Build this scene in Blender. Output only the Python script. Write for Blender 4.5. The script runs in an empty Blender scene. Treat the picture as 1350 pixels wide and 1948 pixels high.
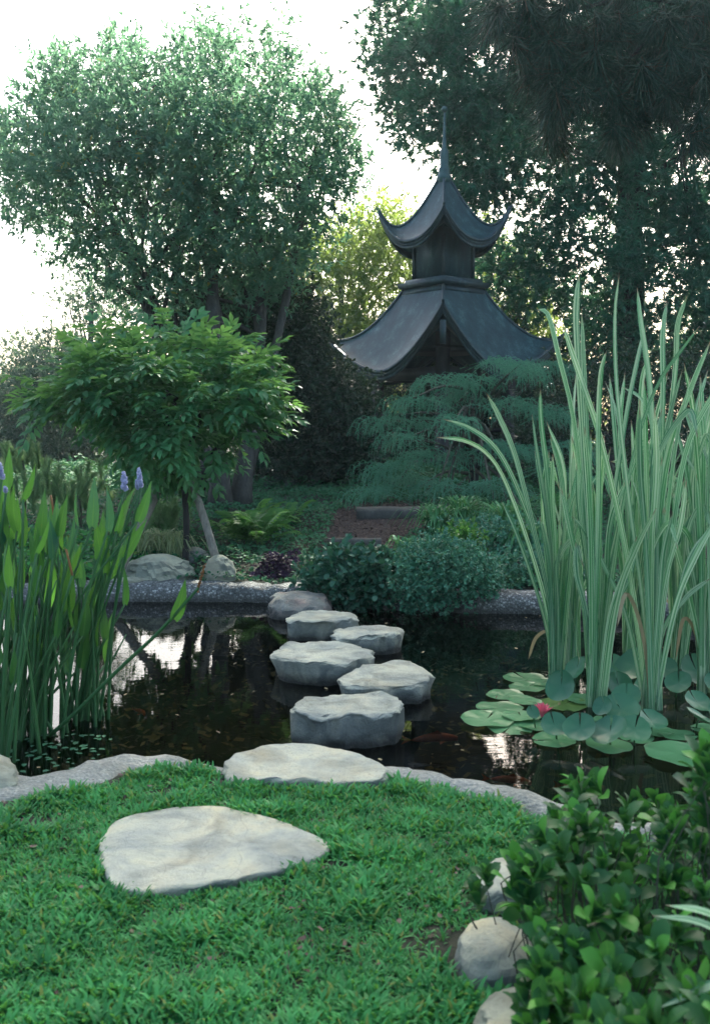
import bpy, math, random
import numpy as np
from mathutils import Vector, noise as mn

random.seed(7)
RNG = np.random.default_rng(7)
S = bpy.context.scene
COL = S.collection
PI = math.pi

# ------------------------------------------------------------------ camera, sky, sun, exposure
CAMZ = 1.65
PITCH = math.radians(5.25)
FPX = 1894.0
cam_d = bpy.data.cameras.new('camera')
cam = bpy.data.objects.new('camera', cam_d)
COL.objects.link(cam)
cam.location = (0, 0, CAMZ)
cam.rotation_euler = (PI / 2 - PITCH, 0, 0)
cam_d.sensor_fit = 'VERTICAL'
cam_d.sensor_height = 36.0
cam_d.lens = 35.0
cam_d.clip_start = 0.05
cam_d.clip_end = 2000
cam_d.dof.use_dof = True
cam_d.dof.focus_distance = 8.5
cam_d.dof.aperture_fstop = 4.5
S.camera = cam

SUN_AZ = math.radians(13)      # to the right of straight ahead (+Y)
SUN_EL = math.radians(41)
w = bpy.data.worlds.new('World')
S.world = w
w.use_nodes = True
nt = w.node_tree
nt.nodes.clear()
wo = nt.nodes.new('ShaderNodeOutputWorld')
bg = nt.nodes.new('ShaderNodeBackground')
sky = nt.nodes.new('ShaderNodeTexSky')
sky.sky_type = 'NISHITA'
sky.sun_disc = False
sky.sun_elevation = SUN_EL
sky.sun_rotation = SUN_AZ
sky.air_density = 1.0
sky.dust_density = 5.0
sky.ozone_density = 0.5
bg.inputs[1].default_value = 0.15
nt.links.new(sky.outputs[0], bg.inputs[0])
nt.links.new(bg.outputs[0], wo.inputs[0])

sd = bpy.data.lights.new('sun', 'SUN')
sd.energy = 4.5
sd.angle = math.radians(0.5)
sd.color = (1.0, 0.95, 0.84)
sun = bpy.data.objects.new('sun', sd)
COL.objects.link(sun)
sdir = Vector((math.sin(SUN_AZ) * math.cos(SUN_EL), math.cos(SUN_AZ) * math.cos(SUN_EL), math.sin(SUN_EL)))
sun.rotation_euler = sdir.to_track_quat('Z', 'Y').to_euler()
sun.location = (8, 30, 30)

vs = S.view_settings
vs.view_transform = 'Standard'
vs.look = 'None'
vs.exposure = 1.75
vs.gamma = 1.0
vs.use_curve_mapping = False
S.cycles.max_bounces = 7
S.cycles.diffuse_bounces = 3
S.cycles.glossy_bounces = 3
S.cycles.transmission_bounces = 4
S.cycles.transparent_max_bounces = 6
S.cycles.caustics_reflective = False
S.cycles.caustics_refractive = False
S.cycles.sample_clamp_indirect = 4.0
S.cycles.use_denoising = True
S.cycles.volume_bounces = 0

# ------------------------------------------------------------------ photo rays -> places in the garden
CP, SP = math.cos(PITCH), math.sin(PITCH)

def ray(px, py):
    a = (px - 675.0) / FPX
    b = (974.0 - py) / FPX
    return (a, CP + b * SP, -SP + b * CP)

def P(px, py, d):
    x, y, z = ray(px, py)
    return (x / y * d, d, CAMZ + z / y * d)

def G(px, py, z=0.0):
    x, y, zz = ray(px, py)
    k = (z - CAMZ) / zz
    return (x * k, y * k, z)

def PV(px, py, d):
    a = (px - 675.0) / FPX
    b = (974.0 - py) / FPX
    y = CP + b * SP
    z = -SP + b * CP
    return np.stack([a / y * d, d + 0 * a, CAMZ + z / y * d], -1)

# ------------------------------------------------------------------ mesh helpers
def tag(o, label=None, cat=None, group=None, kind=None):
    if label: o['label'] = label
    if cat: o['category'] = cat
    if group: o['group'] = group
    if kind: o['kind'] = kind
    return o

def empty(name, loc=(0, 0, 0), rz=0.0, label=None, cat=None, group=None):
    o = bpy.data.objects.new(name, None)
    o.empty_display_size = 0.2
    COL.objects.link(o)
    o.location = loc
    o.rotation_euler = (0, 0, rz)
    return tag(o, label, cat, group)

def make_mesh(name, V, F4=None, F3=None, mat=None, smooth=False, uv=None):
    V = np.asarray(V, dtype=np.float32)
    F4 = np.zeros((0, 4), np.int32) if F4 is None or len(F4) == 0 else np.asarray(F4, np.int32)
    F3 = np.zeros((0, 3), np.int32) if F3 is None or len(F3) == 0 else np.asarray(F3, np.int32)
    me = bpy.data.meshes.new(name)
    me.vertices.add(len(V))
    me.vertices.foreach_set('co', V.ravel())
    nl = F4.size + F3.size
    me.loops.add(nl)
    li = np.concatenate([F4.ravel(), F3.ravel()])
    me.loops.foreach_set('vertex_index', li)
    npoly = len(F4) + len(F3)
    me.polygons.add(npoly)
    ls = np.concatenate([np.arange(len(F4)) * 4, len(F4) * 4 + np.arange(len(F3)) * 3]).astype(np.int32)
    me.polygons.foreach_set('loop_start', ls)
    if smooth:
        me.polygons.foreach_set('use_smooth', np.ones(npoly, bool))
    if uv is not None:
        ul = me.uv_layers.new(name='UVMap')
        ul.data.foreach_set('uv', np.asarray(uv, np.float32)[li].ravel())
    me.update(calc_edges=True)
    if mat is not None:
        me.materials.append(mat)
    return me

def link(name, me, parent=None, label=None, cat=None, group=None, kind=None):
    o = bpy.data.objects.new(name, me)
    COL.objects.link(o)
    if parent is not None:
        o.parent = parent
    return tag(o, label, cat, group, kind)

class MB:
    def __init__(s):
        s.V = []; s.Q = []; s.T = []; s.U = []; s.n = 0
    def add(s, V, Q=None, T=None, U=None):
        V = np.asarray(V, float)
        if Q is not None and len(Q): s.Q.append(np.asarray(Q, int) + s.n)
        if T is not None and len(T): s.T.append(np.asarray(T, int) + s.n)
        s.V.append(V)
        s.U.append(np.zeros((len(V), 2)) if U is None else np.asarray(U, float))
        s.n += len(V)
        return s
    def mesh(s, name, mat, smooth=False, origin=None):
        V = np.concatenate(s.V)
        if origin is not None: V = V - np.asarray(origin)
        return make_mesh(name, V, np.concatenate(s.Q) if s.Q else None, np.concatenate(s.T) if s.T else None, mat, smooth, np.concatenate(s.U))
    def obj(s, name, mat, parent=None, smooth=False, **kw):
        return link(name, s.mesh(name, mat, smooth), parent, **kw)

def norm(a):
    a = np.asarray(a, float)
    return a / (np.linalg.norm(a, axis=-1, keepdims=True) + 1e-9)

def basis(d, n):
    Y = norm(d)
    X = norm(np.cross(Y, n))
    Z = np.cross(X, Y)
    return np.stack([X, Y, Z], -1)      # columns

def instance(tV, tQ, M, T, sc, tT=None, tU=None):
    n = len(T); k = len(tV)
    V = np.einsum('nij,kj->nki', M, tV) * sc[:, None, None] + T[:, None, :]
    off = (np.arange(n) * k)[:, None, None]
    Q = (np.asarray(tQ)[None] + off).reshape(-1, 4) if tQ is not None and len(tQ) else None
    Tr = (np.asarray(tT)[None] + off).reshape(-1, 3) if tT is not None and len(tT) else None
    U = None if tU is None else np.tile(tU, (n, 1))
    return V.reshape(-1, 3), Q, Tr, U

def catmull(pts, n):
    P_ = np.asarray(pts, float)
    P_ = np.vstack([2 * P_[0] - P_[1], P_, 2 * P_[-1] - P_[-2]])
    m = len(P_) - 3
    out = []
    for i in range(n + 1):
        u = i / n * m
        k = min(int(u), m - 1); t = u - k
        a, b, c, d = P_[k:k + 4]
        out.append(0.5 * ((2 * b) + (c - a) * t + (2 * a - 5 * b + 4 * c - d) * t * t + (-a + 3 * b - 3 * c + d) * t ** 3))
    return np.array(out)

def tube(mb, pts, rad, sides=6, closed_end=True):
    pts = np.asarray(pts, float); n = len(pts)
    rad = np.broadcast_to(np.asarray(rad, float), (n,))
    tg = norm(np.gradient(pts, axis=0))
    ref = np.array([0.13, 0.21, 0.97]) if abs(tg[0][2]) < 0.9 else np.array([0.98, 0.13, 0.1])
    V = []
    for i in range(n):
        a = norm(np.cross(tg[i], ref)); b = np.cross(tg[i], a)
        for k in range(sides):
            an = 2 * PI * k / sides
            V.append(pts[i] + rad[i] * (math.cos(an) * a + math.sin(an) * b))
    Q = [(i * sides + k, i * sides + (k + 1) % sides, (i + 1) * sides + (k + 1) % sides, (i + 1) * sides + k)
         for i in range(n - 1) for k in range(sides)]
    T = []
    if closed_end:
        for k in range(1, sides - 1):
            T.append((0, k + 1, k)); T.append(((n - 1) * sides, (n - 1) * sides + k, (n - 1) * sides + k + 1))
    mb.add(V, Q, T)
    return mb

def box(mb, x0, x1, y0, y1, z0, z1):
    V = [(x0, y0, z0), (x1, y0, z0), (x1, y1, z0), (x0, y1, z0), (x0, y0, z1), (x1, y0, z1), (x1, y1, z1), (x0, y1, z1)]
    mb.add(V, [(0, 3, 2, 1), (4, 5, 6, 7), (0, 1, 5, 4), (1, 2, 6, 5), (2, 3, 7, 6), (3, 0, 4, 7)])
    return mb

def ribbon(pts, widths, normals, cross=3, fold=0.25):
    """a leaf blade along pts; normals = up normal at each point; returns V,Q,U"""
    pts = np.asarray(pts, float); n = len(pts)
    tg = norm(np.gradient(pts, axis=0))
    side = norm(np.cross(tg, normals))
    up = np.cross(side, tg)
    V = []; U = []
    for i in range(n):
        for k in range(cross):
            u = k / (cross - 1) * 2 - 1
            V.append(pts[i] + side[i] * u * widths[i] + up[i] * abs(u) * widths[i] * fold)
            U.append(((u + 1) / 2, i / (n - 1)))
    Q = [(i * cross + k, i * cross + k + 1, (i + 1) * cross + k + 1, (i + 1) * cross + k) for i in range(n - 1) for k in range(cross - 1)]
    return np.array(V), np.array(Q), np.array(U)

def fbm(p, f, oct=3):
    return mn.fractal(Vector(p) * f, 1.0, 2.0, oct, noise_basis='PERLIN_ORIGINAL')

# ------------------------------------------------------------------ materials
def newmat(name):
    m = bpy.data.materials.new(name)
    m.use_nodes = True
    t = m.node_tree
    t.nodes.clear()
    return m, t

def N(t, typ, **kw):
    n = t.nodes.new(typ)
    for k, v in kw.items():
        if k.startswith('i_'):
            key = k[2:]
            n.inputs[int(key) if key.isdigit() else key.replace('_', ' ')].default_value = v
        else:
            setattr(n, k, v)
    return n

def L(t, a, b): t.links.new(a, b)

def ramp(t, stops, src):
    r = N(t, 'ShaderNodeValToRGB')
    els = r.color_ramp.elements
    while len(els) > 1: els.remove(els[-1])
    els[0].position = stops[0][0]; els[0].color = (*stops[0][1], 1)
    for p, c in stops[1:]:
        e = els.new(p); e.color = (*c, 1)
    L(t, src, r.inputs[0])
    return r

def leafmat(name, c1, c2, trans=(0.25, 0.4, 0.08), tw=0.35, rough=0.45, spec=0.4, rare=None, rare_amt=0.03, per_object=False, big=0.6, rib=0.0):
    m, t = newmat(name)
    out = N(t, 'ShaderNodeOutputMaterial')
    if per_object:
        oi = N(t, 'ShaderNodeObjectInfo'); rnd = oi.outputs['Random']
    else:
        ge = N(t, 'ShaderNodeNewGeometry'); rnd = ge.outputs['Random Per Island']
    geo = N(t, 'ShaderNodeNewGeometry')
    no = N(t, 'ShaderNodeTexNoise', i_Scale=big, i_Detail=2.0)
    L(t, geo.outputs['Position'], no.inputs['Vector'])
    add = N(t, 'ShaderNodeMath', operation='MULTIPLY_ADD')
    L(t, no.outputs[0], add.inputs[0]); add.inputs[1].default_value = 1.6; add.inputs[2].default_value = -0.8
    ad2 = N(t, 'ShaderNodeMath', operation='MULTIPLY_ADD', use_clamp=True)
    L(t, rnd, ad2.inputs[0]); ad2.inputs[1].default_value = 0.7
    ad3 = N(t, 'ShaderNodeMath', operation='ADD'); ad3.inputs[1].default_value = 0.15
    L(t, add.outputs[0], ad3.inputs[0]); L(t, ad3.outputs[0], ad2.inputs[2])
    stops = [(0.0, c1), (1.0, c2)]
    r = ramp(t, stops, ad2.outputs[0])
    col = r.outputs[0]
    if rare:
        gt = N(t, 'ShaderNodeMath', operation='GREATER_THAN'); gt.inputs[1].default_value = 1 - rare_amt
        L(t, rnd, gt.inputs[0])
        mx = N(t, 'ShaderNodeMix', data_type='RGBA'); mx.inputs[7].default_value = (*rare, 1)
        L(t, gt.outputs[0], mx.inputs[0]); L(t, col, mx.inputs[6]); col = mx.outputs[2]
    if rib:
        uvn = N(t, 'ShaderNodeUVMap'); uvn.uv_map = 'UVMap'; sx = N(t, 'ShaderNodeSeparateXYZ'); L(t, uvn.outputs[0], sx.inputs[0])
        a1 = N(t, 'ShaderNodeMath', operation='SUBTRACT'); a1.inputs[1].default_value = .5; L(t, sx.outputs[0], a1.inputs[0])
        a2 = N(t, 'ShaderNodeMath', operation='ABSOLUTE'); L(t, a1.outputs[0], a2.inputs[0])
        a3 = N(t, 'ShaderNodeMapRange'); a3.inputs[1].default_value = .02; a3.inputs[2].default_value = .06; a3.inputs[3].default_value = rib; a3.inputs[4].default_value = 0
        L(t, a2.outputs[0], a3.inputs[0])
        # side veins
        v1 = N(t, 'ShaderNodeMath', operation='MULTIPLY_ADD'); v1.inputs[1].default_value = -.6; L(t, a2.outputs[0], v1.inputs[0]); L(t, sx.outputs[1], v1.inputs[2])
        v2 = N(t, 'ShaderNodeMath', operation='MULTIPLY'); v2.inputs[1].default_value = 62; L(t, v1.outputs[0], v2.inputs[0])
        v3 = N(t, 'ShaderNodeMath', operation='SINE'); L(t, v2.outputs[0], v3.inputs[0])
        v4 = N(t, 'ShaderNodeMapRange'); v4.inputs[1].default_value = .8; v4.inputs[2].default_value = 1.0; v4.inputs[3].default_value = 0; v4.inputs[4].default_value = rib * .35
        L(t, v3.outputs[0], v4.inputs[0])
        v5 = N(t, 'ShaderNodeMath', operation='MAXIMUM'); L(t, v4.outputs[0], v5.inputs[0]); L(t, a3.outputs[0], v5.inputs[1])
        mr_ = N(t, 'ShaderNodeMix', data_type='RGBA'); L(t, v5.outputs[0], mr_.inputs[0]); L(t, col, mr_.inputs[6]); mr_.inputs[7].default_value = (c2[0] * 2.2 + .04, c2[1] * 1.7, c2[2] * 1.6, 1); col = mr_.outputs[2]
        # blemishes
        bn = N(t, 'ShaderNodeTexNoise', i_Scale=60.0, i_Detail=3.0); L(t, geo.outputs['Position'], bn.inputs['Vector'])
        bm = N(t, 'ShaderNodeMapRange'); bm.inputs[1].default_value = .68; bm.inputs[2].default_value = .74; bm.inputs[4].default_value = .6; L(t, bn.outputs[0], bm.inputs[0])
        mb_ = N(t, 'ShaderNodeMix', data_type='RGBA'); L(t, bm.outputs[0], mb_.inputs[0]); L(t, col, mb_.inputs[6]); mb_.inputs[7].default_value = (.12, .09, .03, 1); col = mb_.outputs[2]
    pb = N(t, 'ShaderNodeBsdfPrincipled', i_Roughness=rough)
    pb.inputs['Specular IOR Level'].default_value = spec * .55
    L(t, col, pb.inputs['Base Color'])
    tr = N(t, 'ShaderNodeBsdfTranslucent')
    mt = N(t, 'ShaderNodeMix', data_type='RGBA', blend_type='MIX')
    mt.inputs[0].default_value = 0.65
    L(t, col, mt.inputs[6]); mt.inputs[7].default_value = (*trans, 1)
    L(t, mt.outputs[2], tr.inputs[0])
    ms = N(t, 'ShaderNodeMixShader'); ms.inputs[0].default_value = tw
    L(t, pb.outputs[0], ms.inputs[1]); L(t, tr.outputs[0], ms.inputs[2])
    L(t, ms.outputs[0], out.inputs[0])
    return m

def barkmat(name, c1, c2, sc=6.0):
    m, t = newmat(name)
    out = N(t, 'ShaderNodeOutputMaterial')
    tc = N(t, 'ShaderNodeTexCoord')
    mp = N(t, 'ShaderNodeMapping'); mp.inputs['Scale'].default_value = (1, 1, 0.25)
    L(t, tc.outputs['Object'], mp.inputs[0])
    no = N(t, 'ShaderNodeTexNoise', i_Scale=sc * 4, i_Detail=6.0, i_Roughness=0.7)
    L(t, mp.outputs[0], no.inputs['Vector'])
    r = ramp(t, [(0.3, c1), (0.7, c2)], no.outputs[0])
    pb = N(t, 'ShaderNodeBsdfPrincipled', i_Roughness=0.9)
    bp = N(t, 'ShaderNodeBump', i_Strength=0.7, i_Distance=0.02)
    L(t, no.outputs[0], bp.inputs['Height'])
    L(t, r.outputs[0], pb.inputs['Base Color']); L(t, bp.outputs[0], pb.inputs['Normal'])
    L(t, pb.outputs[0], out.inputs[0])
    return m

def stonemat(name, base, cool, warm, scale=3.0, wet=True, dark=(0.03, 0.034, 0.028)):
    m, t = newmat(name)
    out = N(t, 'ShaderNodeOutputMaterial')
    geo = N(t, 'ShaderNodeNewGeometry')
    n1 = N(t, 'ShaderNodeTexNoise', i_Scale=scale, i_Detail=7.0, i_Roughness=0.62, i_Distortion=0.4)
    L(t, geo.outputs['Position'], n1.inputs['Vector'])
    n2 = N(t, 'ShaderNodeTexNoise', i_Scale=scale * 1.7, i_Detail=4.0, i_Distortion=1.0)
    mp = N(t, 'ShaderNodeMapping'); mp.inputs['Location'].default_value = (7, 3, 1)
    L(t, geo.outputs['Position'], mp.inputs[0]); L(t, mp.outputs[0], n2.inputs['Vector'])
    n3 = N(t, 'ShaderNodeTexNoise', i_Scale=48.0, i_Detail=7.0, i_Roughness=0.8)
    L(t, geo.outputs['Position'], n3.inputs['Vector'])
    r1 = ramp(t, [(0.36, cool), (0.5, base), (0.66, warm)], n1.outputs[0])
    r2 = ramp(t, [(0.35, (0.55, 0.55, 0.55)), (0.55, (1, 1, 1)), (0.75, (1.15, 1.12, 1.02))], n2.outputs[0])
    m1 = N(t, 'ShaderNodeMix', data_type='RGBA', blend_type='MULTIPLY'); m1.inputs[0].default_value = 0.75
    L(t, r1.outputs[0], m1.inputs[6]); L(t, r2.outputs[0], m1.inputs[7])
    r3 = ramp(t, [(0.32, (0.6, 0.6, 0.6)), (0.46, (1, 1, 1)), (0.8, (1.15, 1.15, 1.12))], n3.outputs[0])
    m2 = N(t, 'ShaderNodeMix', data_type='RGBA', blend_type='MULTIPLY'); m2.inputs[0].default_value = 0.6
    L(t, m1.outputs[2], m2.inputs[6]); L(t, r3.outputs[0], m2.inputs[7])
    col = m2.outputs[2]
    nk = N(t, 'ShaderNodeTexNoise', i_Scale=scale * .9, i_Detail=3.0, i_Distortion=1.5); mk = N(t, 'ShaderNodeMapping'); mk.inputs['Location'].default_value = (3, 11, 5)
    L(t, geo.outputs['Position'], mk.inputs[0]); L(t, mk.outputs[0], nk.inputs['Vector'])
    k1 = N(t, 'ShaderNodeMath', operation='SUBTRACT'); k1.inputs[1].default_value = .5; L(t, nk.outputs[0], k1.inputs[0])
    k2 = N(t, 'ShaderNodeMath', operation='ABSOLUTE'); L(t, k1.outputs[0], k2.inputs[0])
    k3 = N(t, 'ShaderNodeMapRange'); k3.inputs[1].default_value = 0; k3.inputs[2].default_value = .005; k3.inputs[3].default_value = .22; k3.inputs[4].default_value = 0; L(t, k2.outputs[0], k3.inputs[0])
    # lichen and algae blotches
    nl_ = N(t, 'ShaderNodeTexNoise', i_Scale=scale * 5, i_Detail=5.0, i_Roughness=.7); L(t, mk.outputs[0], nl_.inputs['Vector'])
    l1 = N(t, 'ShaderNodeMapRange'); l1.inputs[1].default_value = .6; l1.inputs[2].default_value = .68; l1.inputs[4].default_value = .3; L(t, nl_.outputs[0], l1.inputs[0])
    ml = N(t, 'ShaderNodeMix', data_type='RGBA'); L(t, l1.outputs[0], ml.inputs[0]); L(t, col, ml.inputs[6]); ml.inputs[7].default_value = (cool[0] * .55, cool[1] * .62, cool[2] * .5, 1); col = ml.outputs[2]
    mc = N(t, 'ShaderNodeMix', data_type='RGBA'); L(t, k3.outputs[0], mc.inputs[0]); L(t, col, mc.inputs[6]); mc.inputs[7].default_value = (.06, .055, .045, 1); col = mc.outputs[2]
    # steep flanks: darker cool stone, with skylight shade painted into the colour
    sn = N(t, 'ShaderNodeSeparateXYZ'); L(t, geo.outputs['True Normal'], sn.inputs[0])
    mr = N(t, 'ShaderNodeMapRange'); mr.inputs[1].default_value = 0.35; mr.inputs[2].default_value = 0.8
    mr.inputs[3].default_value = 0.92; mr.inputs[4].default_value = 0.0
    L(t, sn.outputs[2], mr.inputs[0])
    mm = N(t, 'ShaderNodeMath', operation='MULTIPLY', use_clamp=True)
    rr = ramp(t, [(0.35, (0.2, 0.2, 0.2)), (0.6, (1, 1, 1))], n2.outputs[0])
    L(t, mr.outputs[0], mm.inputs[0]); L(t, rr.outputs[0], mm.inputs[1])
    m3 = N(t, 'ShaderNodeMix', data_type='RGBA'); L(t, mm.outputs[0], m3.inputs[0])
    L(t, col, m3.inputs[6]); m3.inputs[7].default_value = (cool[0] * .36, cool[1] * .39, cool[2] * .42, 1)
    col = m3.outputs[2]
    rough_src = None
    if wet:
        sp = N(t, 'ShaderNodeSeparateXYZ'); L(t, geo.outputs['Position'], sp.inputs[0])
        nz = N(t, 'ShaderNodeMath', operation='MULTIPLY_ADD'); nz.inputs[1].default_value = 0.09; nz.inputs[2].default_value = -0.025
        L(t, n2.outputs[0], nz.inputs[0])
        sub = N(t, 'ShaderNodeMath', operation='SUBTRACT'); L(t, sp.outputs[2], sub.inputs[0]); L(t, nz.outputs[0], sub.inputs[1])
        wr = N(t, 'ShaderNodeMapRange'); wr.inputs[1].default_value = 0.0; wr.inputs[2].default_value = 0.06
        wr.inputs[3].default_value = 0.93; wr.inputs[4].default_value = 0.0
        L(t, sub.outputs[0], wr.inputs[0])
        m4 = N(t, 'ShaderNodeMix', data_type='RGBA'); L(t, wr.outputs[0], m4.inputs[0]); L(t, col, m4.inputs[6])
        m4.inputs[7].default_value = (*dark, 1); col = m4.outputs[2]
    pb = N(t, 'ShaderNodeBsdfPrincipled', i_Roughness=0.82)
    L(t, col, pb.inputs['Base Color'])
    hb = N(t, 'ShaderNodeMath', operation='MULTIPLY_ADD'); hb.inputs[1].default_value = 0.35
    L(t, n3.outputs[0], hb.inputs[0]); L(t, n1.outputs[0], hb.inputs[2])
    hk = N(t, 'ShaderNodeMath', operation='MULTIPLY_ADD'); hk.inputs[1].default_value = -.25; L(t, k3.outputs[0], hk.inputs[0]); L(t, hb.outputs[0], hk.inputs[2])
    bp = N(t, 'ShaderNodeBump', i_Strength=1.0, i_Distance=0.06)
    L(t, hk.outputs[0], bp.inputs['Height']); L(t, bp.outputs[0], pb.inputs['Normal'])
    L(t, pb.outputs[0], out.inputs[0])
    return m

M = {}
M['tree'] = leafmat('broadleaf_foliage', (0.022, 0.10, 0.075), (0.08, 0.24, 0.155), trans=(0.28, 0.55, 0.28), tw=0.45, rare=(0.28, 0.24, 0.03), rare_amt=0.015, big=0.5)
M['sunny'] = leafmat('sunny_foliage', (0.04, 0.12, 0.035), (0.10, 0.22, 0.055), trans=(0.5, 0.65, 0.12), tw=0.45, big=0.5)
M['dark'] = leafmat('dark_shrub_foliage', (0.008, 0.028, 0.022), (0.03, 0.075, 0.045), trans=(0.12, 0.22, 0.08), tw=0.2, rough=0.35, spec=0.5)
M['far'] = leafmat('far_hedge_foliage', (0.025, 0.075, 0.06), (0.06, 0.14, 0.08), trans=(0.18, 0.32, 0.15), tw=0.3)
M['podocarp'] = leafmat('fern_pine_foliage', (0.018, 0.09, 0.06), (0.06, 0.23, 0.135), trans=(0.1, 0.3, 0.12), tw=0.25, big=0.9)
M['needle'] = leafmat('long_needles', (0.012, 0.05, 0.035), (0.035, 0.10, 0.06), trans=(0.1, 0.15, 0.06), tw=0.1, rare=(0.09, 0.055, 0.03), rare_amt=0.08)
M['wisteria'] = leafmat('wisteria_leaflets', (0.03, 0.14, 0.07), (0.08, 0.27, 0.11), trans=(0.3, 0.6, 0.1), tw=0.35, rough=0.42, big=0.8)
M['cedar'] = leafmat('blue_cedar_needles', (0.055, 0.23, 0.135), (0.17, 0.46, 0.27), trans=(0.1, 0.3, 0.2), tw=0.15, big=1.2)
M['fern'] = leafmat('fern_fronds', (0.03, 0.15, 0.035), (0.08, 0.25, 0.06), trans=(0.22, 0.5, 0.1), tw=0.4)
M['cover'] = leafmat('ground_cover_leaves', (0.022, 0.11, 0.055), (0.065, 0.21, 0.1), trans=(0.15, 0.35, 0.1), tw=0.2, rough=0.6, spec=.2, big=2.5)
M['mound'] = leafmat('small_leaved_shrub', (0.045, 0.19, 0.12), (0.12, 0.34, 0.21), trans=(0.15, 0.3, 0.1), tw=0.2, rough=0.4, big=2.5)
M['bushdark'] = leafmat('round_leaved_shrub', (0.018, 0.085, 0.055), (0.05, 0.17, 0.10), trans=(0.1, 0.25, 0.08), tw=0.15, rough=0.35, big=2.5)
M['purple'] = leafmat('purple_leaves', (0.03, 0.016, 0.034), (0.06, 0.035, 0.06), trans=(0.1, 0.05, 0.1), tw=0.15)
M['lily_turf'] = leafmat('strap_leaves', (0.045, 0.19, 0.075), (0.12, 0.36, 0.16), trans=(0.2, 0.45, 0.1), tw=0.3, big=2.0)
M['palegrass'] = leafmat('pale_striped_grass', (0.16, 0.26, 0.12), (0.4, 0.48, 0.26), trans=(0.5, 0.6, 0.3), tw=0.35)
M['lawn'] = leafmat('lawn_grass', (0.02, 0.15, 0.045), (0.085, 0.39, 0.115), trans=(0.2, 0.5, 0.06), tw=0.3, rough=0.45, spec=0.35, rare=(0.20, 0.26, 0.06), rare_amt=0.05, big=5.0)
M['shrub'] = leafmat('glossy_shrub_leaves', (0.01, 0.06, 0.025), (0.028, 0.125, 0.036), trans=(0.1, 0.35, 0.05), tw=0.25, rough=0.42, spec=0.3, per_object=False, rare=(0.07, 0.27, 0.04), rare_amt=0.2, big=4.0)
M['shrub_o'] = leafmat('glossy_shrub_leaf', (0.01, 0.065, 0.026), (0.032, 0.14, 0.04), trans=(0.1, 0.35, 0.05), tw=0.25, rough=0.4, spec=0.3, per_object=True, rare=(0.08, 0.29, 0.04), rare_amt=0.22, big=4.0, rib=.5)
M['pickerel'] = leafmat('pickerel_leaf', (0.018, 0.085, 0.03), (0.05, 0.19, 0.045), trans=(0.18, 0.5, 0.06), tw=0.35, rough=0.35, per_object=True, rare=(0.02, 0.1, 0.085), rare_amt=0.3, big=2.0, rib=.35)
M['stem'] = leafmat('pickerel_stem', (0.03, 0.11, 0.04), (0.06, 0.17, 0.06), tw=0.1, per_object=True)
M['pad'] = leafmat('lily_pad_green', (0.05, 0.18, 0.07), (0.13, 0.32, 0.14), trans=(0.2, 0.45, 0.1), tw=0.12, rough=0.3, spec=0.5, per_object=True, rare=(0.10, 0.20, 0.05), rare_amt=0.12, big=3)
M['padblue'] = leafmat('lily_pad_blue_green', (0.03, 0.13, 0.07), (0.06, 0.20, 0.09), trans=(0.1, 0.3, 0.1), tw=0.1, rough=0.33, spec=0.5, per_object=True, big=3)
M['bark'] = barkmat('grey_bark', (0.025, 0.028, 0.024), (0.08, 0.085, 0.075))
M['barkdark'] = barkmat('dark_bark', (0.012, 0.014, 0.014), (0.04, 0.042, 0.04))
M['pole'] = barkmat('weathered_wood', (0.12, 0.12, 0.10), (0.30, 0.29, 0.24), 10)
M['twig'] = barkmat('twig_bark', (0.04, 0.05, 0.035), (0.09, 0.1, 0.07))
M['stone'] = stonemat('pond_sandstone', (0.52, 0.56, 0.44), (0.34, 0.39, 0.34), (0.60, 0.60, 0.43), 3.0)
M['stonered'] = stonemat('pinkish_boulder', (0.32, 0.33, 0.27), (0.22, 0.25, 0.24), (0.42, 0.31, 0.25), 3.5)
M['slab'] = stonemat('flat_sandstone', (0.60, 0.64, 0.50), (0.40, 0.46, 0.41), (0.72, 0.69, 0.46), 2.6, wet=False)
M['boulder'] = stonemat('garden_boulder', (0.55, 0.58, 0.42), (0.38, 0.43, 0.33), (0.62, 0.58, 0.40), 3.2, wet=False)

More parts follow.
